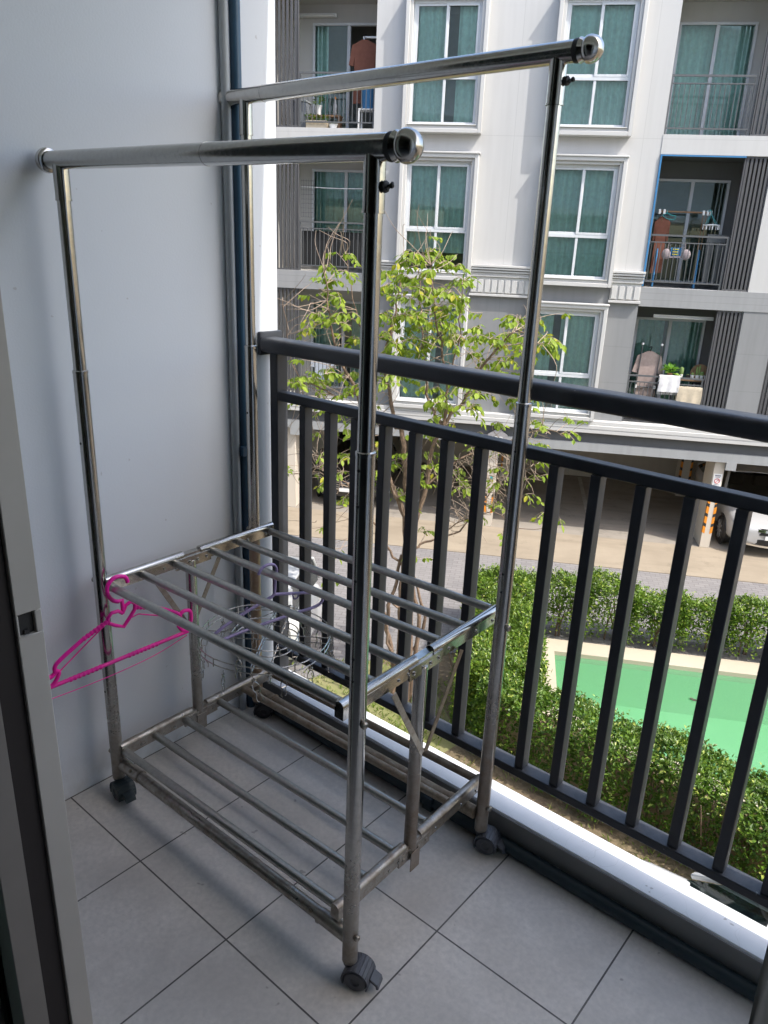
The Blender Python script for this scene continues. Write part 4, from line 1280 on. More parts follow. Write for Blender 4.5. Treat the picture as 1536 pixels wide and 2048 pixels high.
t = place('trousers', 'dark grey trousers hanging beside the louvre of the middle right balcony', 'trousers', 3.72, 17.2, 1.66)
m = MB()
for k in (-1, 1):
    m.grid(lambda u, v, k=k: (k * 0.09 + 0.085 * math.cos(2 * PI * u) * (1 - 0.35 * v), 0.045 * math.sin(2 * PI * u), -0.10 - 0.82 * v), 14, 4)
m.box(-0.175, 0.175, -0.045, 0.045, -0.16, 0.0)
m.build('fabric', 'grey_cloth', t)
# 2nd level right
def towel(mb, x0, x1, zt, y, hf, hb):
    def f(u, v):
        x_ = x0 + (x1 - x0) * u
        L_ = v * (hf + hb + 0.10)
        wv = 0.010 * math.sin(u * 14 + 2)
        if L_ < hf: return (x_ + 0.01 * math.sin(L_ * 9), y - 0.048 + wv * (1 - L_ / hf), zt - hf + L_)
        if L_ < hf + 0.10: 
            k = (L_ - hf) / 0.10; return (x_, y - 0.048 * math.cos(k * PI), zt + 0.02 * math.sin(k * PI))
        return (x_, y + 0.048 + wv, zt - (L_ - hf - 0.10))
    mb.grid(f, 18, 20)
t = place('towel', 'white towel folded over the railing of the bottom right balcony', 'towel', 3.20, FY + 0.0575, -2.2)
m = MB(); towel(m, -0.20, 0.22, 1.03, 0.0, 0.33, 0.4); m.build('fabric', 'white_cloth', t, thick=0.008)
t = place('towel', 'beige striped towel hung lower on the railing right of the white towel', 'towel', 3.62, FY + 0.0575, -2.2)
m = MB(); towel(m, -0.22, 0.28, 0.82, 0.0, 0.36, 0.3); m.build('fabric', 'beige_cloth', t, thick=0.008)
t = place('shirt', 'dusty pink shirt on a stand at the left of the bottom right balcony', 'shirt', 2.80, 17.25, -0.72)
m = MB(); shirt(m, 0.50, 1.05); m.build('cloth', 'pinkgrey_cloth', t)
m = MB(); m.tube(smooth_path([(-0.03, 0, 0.08), (0.02, 0, 0.09), (0.0, 0, 0.0)]), 0.01, 6); m.build('hook', 'black', t)
t = place('drying_rack', 'slim white jointed drying rack holding the dusty pink shirt', 'drying rack', 2.78, 17.2, -2.2)
m = MB()
for x_ in (-0.19, 0.20):
    m.tube([(x_, 0, 0), (x_ + 0.03, 0, 1.62)], 0.012, 8)
m.tube([(-0.19, 0, 0.72), (0.20, 0, 0.72)], 0.014, 8)
m.build('frame', 'steelgrey', t)
m = MB()
for x_ in (-0.18, 0.21): 
    m.box(x_ - 0.02, x_ + 0.02, -0.02, 0.02, 0.69, 0.76); m.ball((x_ + 0.02, 0, 1.63), 0.03, 8)
m.build('joints', 'white_plastic', t)
t = place('plant_shelf', 'dark shelf behind the railing carrying a row of potted cacti', 'shelf', 3.66, 17.05, -2.2)
m = MB(); m.box(-0.36, 0.36, -0.10, 0.10, 0.945, 0.970); m.build('board', 'brown', t)
m = MB(); m.box(-0.34, -0.31, -0.09, 0.09, 0, 0.945); m.box(0.31, 0.34, -0.09, 0.09, 0, 0.945); m.build('leg', 'steelgrey', t)
MT['leaf_bright'] = leaf_mat('bright_leaf', (0.10, 0.26, 0.03), (0.20, 0.38, 0.05), (0.3, 0.45, 0.1), 0.3)
potted('bright green long leaved plant just right of the white towel', 3.24, 17.05, -1.23, 0.06, 0.09, 'terracotta', ('tuft', 30, 0.10, 0.14, 0.20, 'leaf_bright'))
cact = [(-0.26, 'black', [(0, 0.02, 0.03)], 'low cactus in a black pot first in the row on the dark shelf'),
        (-0.20, 'white_plastic', [(0, 0.16, 0.045)], 'round topped cactus in a white pot second in the row on the dark shelf'),
        (-0.06, 'black', [(0, 0.02, 0.03)], 'tiny cactus in a black pot third in the row on the dark shelf'),
        (0.03, 'white_plastic', [(0, 0.06, 0.03)], 'short cactus in a white pot in the middle of the row on the dark shelf'),
        (0.13, 'white_plastic', [(-0.02, 0.19, 0.02), (0.03, 0.22, 0.02)], 'twin column cactus in a white pot on the dark shelf'),
        (0.22, 'white_plastic', [(0, 0.09, 0.04)], 'squat cactus in a white pot right of the twin column cactus'),
        (0.31, 'white_plastic', [(0, 0.03, 0.03)], 'small cactus in a white pot last in the row on the dark shelf')]
for x_, pm, cs, lb in cact:
    potted(lb, 3.66 + x_, 17.05, -1.23, 0.040, 0.085, pm, ('cactus', cs), 'potted cacti on the balcony shelf', 'potted_cactus')
t = place('hat', 'brown straw hat propped at the louvre end of the bottom right balcony', 'hat', 3.93, 17.5, -1.28)
m = MB(); m.lathe([(0.19, 0), (0.20, 0.012), (0.10, 0.03), (0.09, 0.10), (0.05, 0.13), (0.01, 0.135)], (0, 0, 0.12), (0, -1, 0.2), 18); m.build('straw', M('straw', (0.32, 0.2, 0.1), 0.9), t)
t = place('stool', 'tall dark stool under the brown straw hat', 'stool', 3.93, 17.52, -2.2)
m = MB(); m.box(-0.15, 0.15, -0.15, 0.15, 0.83, 0.86); m.build('seat', 'black', t)
for x_ in (-0.13, 0.13):
    for y_ in (-0.13, 0.13):
        m = MB(); m.tube([(x_, y_, 0), (x_, y_, 0.83)], 0.014, 6); m.build('leg', 'black', t)
# notices
t = place('notice', 'white paper notice with a red circle on the parking column', 'sign', 4.53, FY - 0.0085, -3.32)
m = MB(); m.box(-0.085, 0.085, -0.003, 0.003, -0.14, 0.14); m.build('sheet', 'white_plastic', t)
m = MB()
c_ = ringpts(0, 0, 0.05, 0); m.tube([(x_, -0.006, y_ - 0.02) for x_, y_, _ in c_], 0.006, 6, closed=True); m.tube([(-0.035, -0.006, -0.055), (0.035, -0.006, 0.015)], 0.005, 6)
m.build('symbol', M('red_ink', (0.6, 0.05, 0.05), 0.7), t)
m = MB(); m.box(-0.06, 0.06, -0.0045, -0.0035, 0.088, 0.11); m.box(-0.05, 0.05, -0.0045, -0.0035, 0.062, 0.072); m.box(-0.06, 0.06, -0.0045, -0.0035, -0.11, -0.10)
m.build('text_line', M('grey_ink', (0.2, 0.2, 0.25), 0.7), t)
t = place('sticker', 'small green square sticker on the pale column behind the tree', 'sticker', -0.30, FY - 0.0085, -3.72)
m = MB(); m.box(-0.03, 0.03, -0.003, 0.003, -0.04, 0.04); m.build('sheet', 'teal_pl', t)
t = place('name_board', 'grey gabled board with white letters on the parking beam behind the tree', 'sign', -0.25, FY - 0.094, -2.70)
m = MB()
pts = [(-0.22, -0.18), (0.22, -0.18), (0.22, 0.02), (0.0, 0.17), (-0.22, 0.02)]
n_ = 5
m.add([(x_, -0.03, z_) for x_, z_ in pts] + [(x_, 0.003, z_) for x_, z_ in pts], [tuple(range(5)), tuple(range(9, 4, -1))] + [(i, i + 5, (i + 1) % 5 + 5, (i + 1) % 5) for i in range(5)])
m.build('board', M('board_grey', (0.33, 0.32, 0.33), 0.6), t)
text_mesh('lettering', 'IDR', 0.17, 'white_plastic', t, (0, -0.033, -0.08), (PI / 2, 0, 0))

# ------------------------------------------------------------------ ground
def ground_mat():
    m, nt, b = new_mat('ground_soil')
    tc = N(nt, 'ShaderNodeTexCoord').outputs['Object']
    f = ramp(nt, noise(nt, 1.2, 6, tc), 0.35, 0.65)
    f2 = ramp(nt, noise(nt, 14, 5, tc), 0.35, 0.7)
    c = mixc(nt, f, (0.16, 0.115, 0.075), (0.10, 0.085, 0.04))
    c = mixc(nt, f2, c, (0.23, 0.175, 0.11))
    nt.links.new(c, b.inputs['Base Color'])
    b.inputs['Roughness'].default_value = 0.95
    bp = N(nt, 'ShaderNodeBump'); bp.inputs['Distance'].default_value = 0.03
    nt.links.new(noise(nt, 18, 4, tc), bp.inputs['Height']); nt.links.new(bp.outputs[0], b.inputs['Normal'])
    return m
MT['ground'] = ground_mat()
def paver_mat():
    m, nt, b = new_mat('pavers')
    tc = N(nt, 'ShaderNodeTexCoord').outputs['Object']
    bt = N(nt, 'ShaderNodeTexBrick')
    bt.inputs['Scale'].default_value = 1.0
    bt.inputs['Brick Width'].default_value = 0.20
    bt.inputs['Row Height'].default_value = 0.10
    bt.inputs['Mortar Size'].default_value = 0.006
    bt.inputs['Color1'].default_value = (0.215, 0.205, 0.205, 1)
    bt.inputs['Color2'].default_value = (0.165, 0.157, 0.16, 1)
    bt.inputs['Mortar'].default_value = (0.11, 0.10, 0.095, 1)
    nt.links.new(tc, bt.inputs['Vector'])
    f = ramp(nt, noise(nt, 0.9, 6, tc), 0.3, 0.7)
    c = mixc(nt, mth(nt, 'MULTIPLY', f, 0.45), bt.outputs['Color'], (0.25, 0.237, 0.225))
    nt.links.new(c, b.inputs['Base Color'])
    b.inputs['Roughness'].default_value = 0.85
    bp = N(nt, 'ShaderNodeBump'); bp.inputs['Distance'].default_value = 0.004; bp.inputs['Strength'].default_value = 0.6
    nt.links.new(bt.outputs['Fac'], bp.inputs['Height']); bp.invert = True
    nt.links.new(bp.outputs[0], b.inputs['Normal'])
    return m
MT['paver'] = paver_mat()
def conc_mat(name, c1, c2, stain, amt, joints=0.0):
    m, nt, b = new_mat(name)
    tc = N(nt, 'ShaderNodeTexCoord').outputs['Object']
    f = ramp(nt, noise(nt, 0.7, 7, tc, 0.65), 0.3, 0.7)
    f2 = ramp(nt, noise(nt, 2.6, 7, tc, 0.7), 0.55, 0.75)
    mp = N(nt, 'ShaderNodeMapping'); mp.inputs['Scale'].default_value = (0.4, 3.0, 1)
    nt.links.new(tc, mp.inputs[0])
    f3 = ramp(nt, noise(nt, 1.5, 5, mp.outputs[0]), 0.5, 0.75)
    c = mixc(nt, f, c1, c2)
    c = mixc(nt, mth(nt, 'MULTIPLY', f2, amt), c, stain)
    c = mixc(nt, mth(nt, 'MULTIPLY', f3, amt * 0.6), c, stain)
    nt.links.new(c, b.inputs['Base Color'])
    b.inputs['Roughness'].default_value = 0.8
    bp = N(nt, 'ShaderNodeBump'); bp.inputs['Distance'].default_value = 0.004; bp.inputs['Strength'].default_value = 0.4
    nt.links.new(noise(nt, 40, 4, tc), bp.inputs['Height']); nt.links.new(bp.outputs[0], b.inputs['Normal'])
    return m
MT['apron'] = conc_mat('apron_concrete', (0.33, 0.278, 0.21), (0.25, 0.208, 0.155), (0.14, 0.114, 0.08), 0.55)
MT['parkfloor'] = conc_mat('parking_concrete', (0.30, 0.27, 0.23), (0.23, 0.205, 0.175), (0.07, 0.062, 0.055), 0.55)
def sheet_obj(name, poly, z, mat, kind='structure', thick=0.0):
    m = MB()
    n = len(poly)
    if thick:
        m.add([(x_, y_, z - thick) for x_, y_ in poly] + [(x_, y_, z) for x_, y_ in poly], [tuple(range(n))[::-1], tuple(range(n, 2 * n))] + [(i, (i + 1) % n, n + (i + 1) % n, n + i) for i in range(n)])
    else:
        m.add([(x_, y_, z) for x_, y_ in poly], [tuple(range(n))])
    o = m.build(name, mat, None, smooth=False)
    if kind: tag(o, kind=kind)
    return o
# pool outline in site coordinates; near edge runs parallel to the viewer's building
def sd_of(x_, y_):
    p = Vector((x_, y_, 0)) - ORG
    return (p.dot(EX), p.dot(EY))
POOL = [(1.05, 11.19), (1.05, 9.55), (9.0, 4.90), (9.0, 11.19)]
COPE = [(0.82, 11.60), (0.82, 9.40), (9.3, 4.42), (9.3, 11.60)]
# ground around the pool hole: ring of quads
gm = MB()
big = [(-90, 110), (-90, -60), (110, -60), (110, 110)]
gm.add([(x_, y_, GZ - 0.04) for x_, y_ in big] + [(x_, y_, GZ - 0.04) for x_, y_ in COPE], [(0, 1, 5, 4), (1, 2, 6, 5), (2, 3, 7, 6), (3, 0, 4, 7)])
g_ = gm.build('ground', 'ground', None, smooth=False); g_.location = ORG; g_.rotation_euler = (0, 0, AZ); tag(g_, kind='structure')
def site_sheet(name, poly, z, mat, thick=0.0):
    o = sheet_obj(name, poly, z, mat, 'structure', thick)
    o.location = ORG; o.rotation_euler = (0, 0, AZ)
    return o
site_sheet('paved_road', [(-30, 11.7), (-0.45, 11.7), (0.7, 11.75), (30, 11.75), (30, 15.10), (-30, 15.10)], GZ - 0.012, 'paver', 0.02)
site_sheet('paved_yard', [(-30, 8.9), (-3.3, 8.9), (-1.9, 10.3), (-0.5, 10.9), (-0.45, 11.70), (-30, 11.70)], GZ - 0.012, 'paver', 0.02)
site_sheet('concrete_apron', [(-30, 15.10), (30, 15.10), (30, 16.84), (-30, 16.84)], GZ, 'apron', 0.06)
site_sheet('parking_floor', [(-12, 16.84), (12, 16.84), (12, 22.0), (-12, 22.0)], GZ, 'parkfloor', 0.05)
m = MB()
for s_ in (2.1, -2.6, 7.0):
    m.add([(s_ - 0.05, 17.6, GZ + 0.004), (s_ + 0.05, 17.6, GZ + 0.004), (s_ + 0.05, 21.6, GZ + 0.004), (s_ - 0.05, 21.6, GZ + 0.004)], [(0, 1, 2, 3)])
o = m.build('parking_line', M('worn_line', (0.46, 0.43, 0.38), 0.8, var=0.4, scale=6), None, smooth=False); o.location = ORG; o.rotation_euler = (0, 0, AZ); tag(o, kind='structure')
# pool
pl = thing('swimming_pool', 'small swimming pool of milky green water with cream coping beyond the hedge', 'pool', ORG, AZ)
m = MB()
zc = GZ + 0.06
n_ = 4
def ringface(mb, A, B, z):
    mb.add([(x_, y_, z) for x_, y_ in A] + [(x_, y_, z) for x_, y_ in B], [(i, (i + 1) % 4, 4 + (i + 1) % 4, 4 + i) for i in range(4)])
ringface(m, COPE, POOL, zc)
m.add([(x_, y_, zc) for x_, y_ in COPE] + [(x_, y_, zc - 0.14) for x_, y_ in COPE], [(i, (i + 1) % 4, 4 + (i + 1) % 4, 4 + i) for i in range(4)])
m.add([(x_, y_, zc) for x_, y_ in POOL] + [(x_, y_, zc - 0.16) for x_, y_ in POOL], [(i, (i + 1) % 4, 4 + (i + 1) % 4, 4 + i) for i in range(4)])
m.build('coping', conc_mat('coping_stone', (0.46, 0.41, 0.32), (0.40, 0.35, 0.27), (0.36, 0.31, 0.24), 0.25), pl, smooth=False)
m = MB()
m.add([(x_, y_, zc - 0.16) for x_, y_ in POOL] + [(x_, y_, zc - 0.86) for x_, y_ in POOL], [(i, (i + 1) % 4, 4 + (i + 1) % 4, 4 + i) for i in range(4)] + [(4, 5, 6, 7)])
m.build('basin', M('pool_paint', (0.34, 0.57, 0.37), 0.6, var=0.08, scale=1.5), pl, smooth=False)
def water_mat():
    m, nt, b = new_mat('pool_water')
    nt.nodes.remove(b)
    tr = N(nt, 'ShaderNodeBsdfTransparent'); tr.inputs[0].default_value = (0.66, 0.95, 0.77, 1)
    df = N(nt, 'ShaderNodeBsdfDiffuse'); df.inputs[0].default_value = (0.175, 0.40, 0.215, 1)
    gl = N(nt, 'ShaderNodeBsdfGlossy'); gl.inputs['Roughness'].default_value = 0.03
    fr = N(nt, 'ShaderNodeFresnel'); fr.inputs[0].default_value = 1.33
    bp = N(nt, 'ShaderNodeBump'); bp.inputs['Distance'].default_value = 0.01; bp.inputs['Strength'].default_value = 0.15
    nt.links.new(noise(nt, 5, 2), bp.inputs['Height'])
    nt.links.new(bp.outputs[0], gl.inputs['Normal'])
    m1 = N(nt, 'ShaderNodeMixShader'); m1.inputs[0].default_value = 0.45
    nt.links.new(tr.outputs[0], m1.inputs[1]); nt.links.new(df.outputs[0], m1.inputs[2])
    m2 = N(nt, 'ShaderNodeMixShader')
    nt.links.new(fr.outputs[0], m2.inputs[0]); nt.links.new(m1.outputs[0], m2.inputs[1]); nt.links.new(gl.outputs[0], m2.inputs[2])
    nt.links.new(m2.outputs[0], nt.nodes['Material Output'].inputs[0])
    return m
MT['water'] = water_mat()
site_sheet('pool_water', POOL, zc - 0.07, 'water')
for i_, (s_, d_, a_, lb) in enumerate(((3.05, 10.35, 0.4, 'dark curled leaf floating alone in the middle of the pool'),)):
    m = MB(); m.grid(lambda u, v: (-0.06 + 0.12 * u, (v - 0.5) * 0.07 * math.sin(u * PI), 0.012 * math.cos(u * 5) + 0.012), 8, 3)
    o = m.build('fallen_leaf', M('dead_leaf', (0.05, 0.045, 0.03), 0.8), None, thick=0.002); o.location = site(s_, d_, zc - 0.068); o.rotation_euler = (0, 0, a_); tag(o, lb, 'leaf')
# low garden wall in front of the near hedge
m = MB(); m.box(-2.6, 5.0, 6.80, 6.90, GZ - 0.04, GZ + 0.62)
tag(m.build('garden_wall', conc_mat('tan_wall', (0.50, 0.36, 0.24), (0.42, 0.30, 0.20), (0.2, 0.15, 0.1), 0.5), None, bevel=0.01), 'low tan wall half hidden by the hedge nearest the balcony', 'wall')

# ------------------------------------------------------------------ plants
def leaf_obj(name, vs, fs, mat, parent):
    me = bpy.data.meshes.new(name)
    me.from_pydata([tuple(v) for v in vs], [], fs)
    me.materials.append(MT[mat])
    o = bpy.data.objects.new(name, me)
    COL.objects.link(o); o.parent = parent
    return o
def box_foliage(x0, x1, y0, y1, h, n, L, lump=0.12, zlo=0.05, inner=0.25, skirt=0.0):
    """leaves spread through an uneven clipped block, denser near its skin"""
    pos = []; ds = []; us = []; ls = []; ws = []
    fx = [rnd.uniform(0, 6) for _ in range(6)]
    while len(pos) < n:
        x_ = rnd.uniform(x0, x1); y_ = rnd.uniform(y0, y1); q = rnd.random()
        hh = h * (1 + lump * (math.sin(x_ * 2.3 + fx[0]) * 0.45 + math.sin(x_ * 5.1 + y_ * 2 + fx[1]) * 0.4 + math.sin(y_ * 4.3 + fx[2]) * 0.4 + math.sin(x_ * 11 + y_ * 7 + fx[4]) * 0.25))
        wob = 0.07 * math.sin(x_ * 3.1 + fx[3]) + 0.05 * math.sin(x_ * 7.7 + fx[5])
        if q > inner:
            f = rnd.random()
            if f < 0.50: z_ = hh - abs(rnd.gauss(0, 0.05))
            elif f < 0.72: z_ = rnd.uniform(zlo, 1) * hh; y_ = y0 + wob + abs(rnd.gauss(0, 0.05))
            elif f < 0.86: z_ = rnd.uniform(zlo, 1) * hh; y_ = y1 - wob - abs(rnd.gauss(0, 0.05))
            elif f < 0.93: z_ = rnd.uniform(zlo, 1) * hh; x_ = x0 + wob + abs(rnd.gauss(0, 0.05))
            else: z_ = rnd.uniform(zlo, 1) * hh; x_ = x1 - wob - abs(rnd.gauss(0, 0.05))
        else:
            z_ = rnd.uniform(zlo, 1) * hh
        # gaps: thin some pockets
        g = math.sin(x_ * 6.1 + fx[0]) * math.sin(z_ * 8.3 + fx[1]) * math.sin(y_ * 6.7 + fx[2])
        if g > 0.42 and rnd.random() < 0.8: continue
        if skirt and z_ < skirt * h and rnd.random() < 0.75: continue
        # round the top edges
        ey = min(y_ - y0, y1 - y_)
        if z_ > hh - 0.12 and ey < 0.10 and rnd.random() < 0.6: z_ -= 0.10
        pos.append(Vector((x_, y_, z_)))
        d = rv(); d.z = abs(d.z) * 0.8 + 0.1
        ds.append(d); us.append((Vector((0, 0, 1)) + rv() * 0.8).normalized())
        l = L * rnd.uniform(0.6, 1.35); ls.append(l); ws.append(l * rnd.uniform(0.45, 0.62))
    # sprigs sticking out of the top
    for _ in range(int(n * 0.012)):
        x_ = rnd.uniform(x0, x1); y_ = rnd.uniform(y0, y1)
        hh = h * (1 + lump * (math.sin(x_ * 2.3 + fx[0]) * 0.45 + math.sin(x_ * 5.1 + y_ * 2 + fx[1]) * 0.4 + math.sin(y_ * 4.3 + fx[2]) * 0.4))
        top = rnd.uniform(0.04, 0.13)
        for k in range(6):
            a = rnd.uniform(0, 2 * PI)
            pos.append(Vector((x_, y_, hh + top * k / 6))); ds.append(Vector((math.cos(a), math.sin(a), 0.9))); us.append(Vector((0, 0, 1)))
            l = L * rnd.uniform(0.6, 1.0); ls.append(l); ws.append(l * 0.5)
    return leaves_np(pos, ds, us, ls, ws)
def stems(par, x0, x1, y0, y1, h, n):
    for _ in range(n):
        x_ = rnd.uniform(x0, x1); y_ = rnd.uniform(y0 + 0.1, y1 - 0.1)
        mb = MB()
        mb.tube([(x_, y_, -0.04), (x_, y_, h * 0.25)], [0.017, 0.014], 6)
        for k in range(3):
            a = rnd.uniform(0, 2 * PI); r = rnd.uniform(0.08, 0.28)
            mb.tube([(x_, y_, h * 0.2), (x_ + 0.4 * r * math.cos(a), y_ + 0.4 * r * math.sin(a), h * 0.45), (x_ + r * math.cos(a), y_ + r * math.sin(a), h * 0.85)], [0.012, 0.009, 0.005], 5)
        mb.build('stem', 'bark', par)
hg = thing('hedge', 'dense clipped hedge running below the balcony between the low tan wall and the pool', 'hedge', (-2.75, 6.42, GZ))
v, f = box_foliage(0, 7.6, 0.0, 0.86, 0.98, 52000, 0.056, 0.11, 0.03, 0.30)
leaf_obj('foliage', v, f, 'leaf_dark', hg)
stems(hg, 0, 7.6, 0, 0.86, 1.12, 40)
hg = thing('hedge', 'broad bright hedge at the left end of the pool leading away to the paved road', 'hedge', site(-0.40, 8.75), AZ)
v, f = box_foliage(0, 1.16, 0.0, 3.35, 1.02, 34000, 0.054, 0.12, 0.06, 0.25)
leaf_obj('foliage', v, f, 'leaf_hedge', hg)
stems(hg, 0, 1.16, 0, 3.3, 1.1, 20)
shrub_lab = ['leafy hedge shrub at the left corner of the far pool edge', 'second shrub from the left along the far pool edge', 'third shrub from the left along the far pool edge',
             'fourth shrub from the left along the far pool edge', 'fifth shrub from the left along the far pool edge', 'sixth shrub from the left along the far pool edge', 'seventh shrub from the left along the far pool edge']
for i in range(7):
    s0 = 0.78 + i * 0.76
    hg = thing('shrub', shrub_lab[i], 'shrub', site(s0, 11.62), AZ, 'shrubs along the far edge of the pool')
    v, f = box_foliage(-0.05, 0.84, 0.0, 0.62, 0.93 + rnd.uniform(-0.06, 0.08), 4200, 0.056, 0.14, 0.10, 0.35, 0.30)
    leaf_obj('foliage', v, f, 'leaf_hedge', hg)
    stems(hg, 0.22, 0.58, 0.1, 0.5, 0.9, 3)
# grass around the tree
pos = []; ds = []; us = []; ls = []; ws = []
for _ in range(16000):
    x_ = rnd.uniform(-7.2, 0.5); y_ = rnd.uniform(4.4, 7.7)
    s_, d_ = sd_of(x_, y_)
    if (d_ > 8.85 and s_ < -3.3) or (s_ > -0.5 and d_ > 8.2) or (y_ > 6.6 and x_ > -2.7): continue
    if s_ < -1.2 and d_ > 9.0 + (s_ + 3.3): 
        if d_ > 10.2: continue
    dens = 0.5 + 0.5 * math.sin(x_ * 1.7 + 1.2 * math.sin(y_ * 1.3)) 
    if x_ > -3.6 and rnd.random() > 0.22 + 0.3 * dens: continue
    if rnd.random() > 0.45 + 0.55 * dens: continue
    pos.append(Vector((x_, y_, GZ - 0.045))); d = rv() * 0.9; d.z = 1.0
    ds.append(d); us.append(rv()); l = rnd.uniform(0.05, 0.13); ls.append(l); ws.append(l * 0.16)
v, f = leaves_np(pos, ds, us, ls, ws)
tag(leaf_obj('grass', v, f, 'grass', None), kind='stuff')
sheet_obj('lawn', [(-7.4, 3.8), (-3.3, 3.8), (-3.0, 6.6), (-4.2, 7.5), (-5.6, 7.3), (-7.2, 6.3)], GZ - 0.035, M('lawn_soil', (0.17, 0.19, 0.06), 0.95, var=0.5, scale=3, col2=(0.24, 0.22, 0.11)))

# ------------------------------------------------------------------ tree
TB = Vector((-4.20, 6.75, GZ - 0.04))
vd = Vector((TB.x - CAM.x, TB.y - CAM.y, 0)).normalized()      # depth axis of the crown
hr = Vector((vd.y, -vd.x, 0))                                   # axis across the crown
FOC = 1523.7
def tree_pt(u, w, dep=0.0):
    """survey of the real crown: sight line met with the upright sheet through the trunk, then set back by dep"""
    r = _r @ Vector(((u - 768) / FOC, -(w - 1024) / FOC, -1.0))
    base = TB + vd * dep
    t = (base - CAM).dot(vd) / r.dot(vd)
    return CAM + r * t
tr = thing('tree', 'slender multi stemmed young tree with sparse bright green leaves before the parking level', 'tree', TB)
def limb(mb, pl_, r0, r1, d0, d1, seg=8, wig=0.02):
    n = len(pl_)
    pts = []
    for i, (u, w) in enumerate(pl_):
        k = i / (n - 1)
        pts.append(tree_pt(u, w, d0 + (d1 - d0) * k) - TB)
    sp = smooth_path(pts, 4)
    out = []
    for i, p in enumerate(sp):
        out.append(p + (rv() * wig if 0 < i < len(sp) - 1 else Vector()))
    rs = [r0 + (r1 - r0) * (i / (len(out) - 1)) for i in range(len(out))]
    mb.tube(out, rs, seg)
    return out
LIMBS = [([(798, 1400), (800, 1250), (805, 1150), (812, 1065), (800, 1010), (786, 976), (768, 930), (740, 870), (712, 783), (683, 728), (665, 660), (655, 600), (648, 545)], 0.050, 0.006, 0, -0.3),
         ([(806, 1400), (812, 1200), (812, 1065), (815, 1005), (810, 930), (802, 863), (790, 848), (781, 793), (768, 747), (775, 690), (790, 620), (800, 560), (806, 515)], 0.048, 0.006, 0, 0.35),
         ([(812, 1400), (820, 1250), (808, 1110), (830, 1040), (850, 974), (866, 894), (885, 851), (893, 777), (885, 700), (870, 620), (862, 530)], 0.046, 0.005, 0, -0.2),
         ([(885, 851), (927, 800), (960, 740), (1000, 690), (1040, 660), (1085, 690)], 0.022, 0.004, -0.1, -0.5),
         ([(885, 851), (859, 809), (852, 760), (845, 690), (840, 600), (835, 530)], 0.022, 0.004, -0.1, 0.5),
         ([(805, 1110), (835, 1093), (870, 1076), (921, 1060), (960, 1010), (1000, 960), (1060, 935)], 0.020, 0.004, 0, 0.3),
         ([(802, 1130), (770, 1090), (745, 1040), (720, 990), (680, 960), (640, 935), (615, 950)], 0.018, 0.004, 0, -0.5),
         ([(850, 974), (900, 930), (960, 900), (1020, 880), (1085, 860), (1135, 872)], 0.016, 0.003, -0.1, 0.5),
         ([(712, 783), (680, 795), (640, 775), (600, 760), (580, 700), (565, 595)], 0.013, 0.003, -0.2, 0.2),
         ([(893, 777), (915, 700), (920, 640), (925, 580)], 0.012, 0.003, -0.15, -0.5),
         ([(768, 747), (740, 690), (715, 640), (700, 560), (690, 510)], 0.013, 0.003, 0.3, 0.6),
         ([(870, 1076), (930, 1040), (985, 1025), (1050, 1060), (1110, 1045)], 0.009, 0.003, 0.1, -0.3)]
mt_ = MB()
nodes = []
for pl_, r0, r1, d0, d1 in LIMBS:
    nodes += limb(mt_, pl_, r0, r1, d0, d1)
limb(mt_, [(788, 1400), (784, 1310), (772, 1240), (788, 1180), (803, 1110)], 0.034, 0.020, -0.05, 0.0)
limb(mt_, [(820, 1400), (830, 1300), (838, 1230), (822, 1160), (812, 1090)], 0.034, 0.020, 0.05, 0.0)
limb(mt_, [(795, 1330), (776, 1285), (770, 1225)], 0.022, 0.014, -0.1, -0.15)
limb(mt_, [(826, 1300), (848, 1240), (835, 1180), (818, 1120)], 0.026, 0.014, 0.05, 0.0)
limb(mt_, [(780, 1200), (800, 1215), (826, 1210)], 0.018, 0.016, -0.12, -0.1)
mt_.build('trunk', 'bark', tr)
CL = [(650,545),(665,575),(690,520),(640,600),(680,610),(700,560),(635,640),(665,650),(690,640),(620,670),(708,690),(800,540),(830,520),(860,515),(880,540),(910,545),(930,572),(855,560),(820,570),(790,590),(770,560),(840,600),(870,590),(880,625),(925,580),
      (780,650),(800,670),(830,650),(850,640),(820,690),(850,690),(880,660),(900,640),(915,610),(790,700),(760,680),(870,700),(900,690),(930,690),(805,640),(840,670),(960,670),(980,690),(1000,700),(1020,680),(1040,650),(1060,660),(1090,690),(1105,700),(940,720),(970,740),(1010,735),(1045,720),(1000,760),(930,760),(960,800),(1015,810),(1060,800),
      (590,780),(620,770),(650,760),(640,810),(600,810),(740,790),(775,780),(700,760),(870,820),(890,830),(930,780),(640,880),(650,920),(620,960),(700,930),(760,900),(790,940),(850,880),(950,880),(960,920),(1000,900),(1040,960),(1060,930),(1070,970),(1100,1040),(1115,1050),(980,1020),(860,960),(930,990),(800,990),(750,960),(650,1120),(680,1170),(960,1050),(1000,1080),(850,1080),(1060,860),(1120,880),(1085,860),(840,1130),(830,720),(800,760),(860,790),(910,860),(940,830),(985,860),(720,850),(690,870),(670,830),(880,920),(905,955),(830,920),(780,990),(730,1000),(690,1010),(660,980),(1020,960),(985,980),(1045,905),(820,610),(895,600),(860,640),(770,640),(800,700),(760,720),(1095,700),(1075,940),(1050,1000)]
tw = MB()
pos = []; ds = []; us = []; ls = []; ws = []
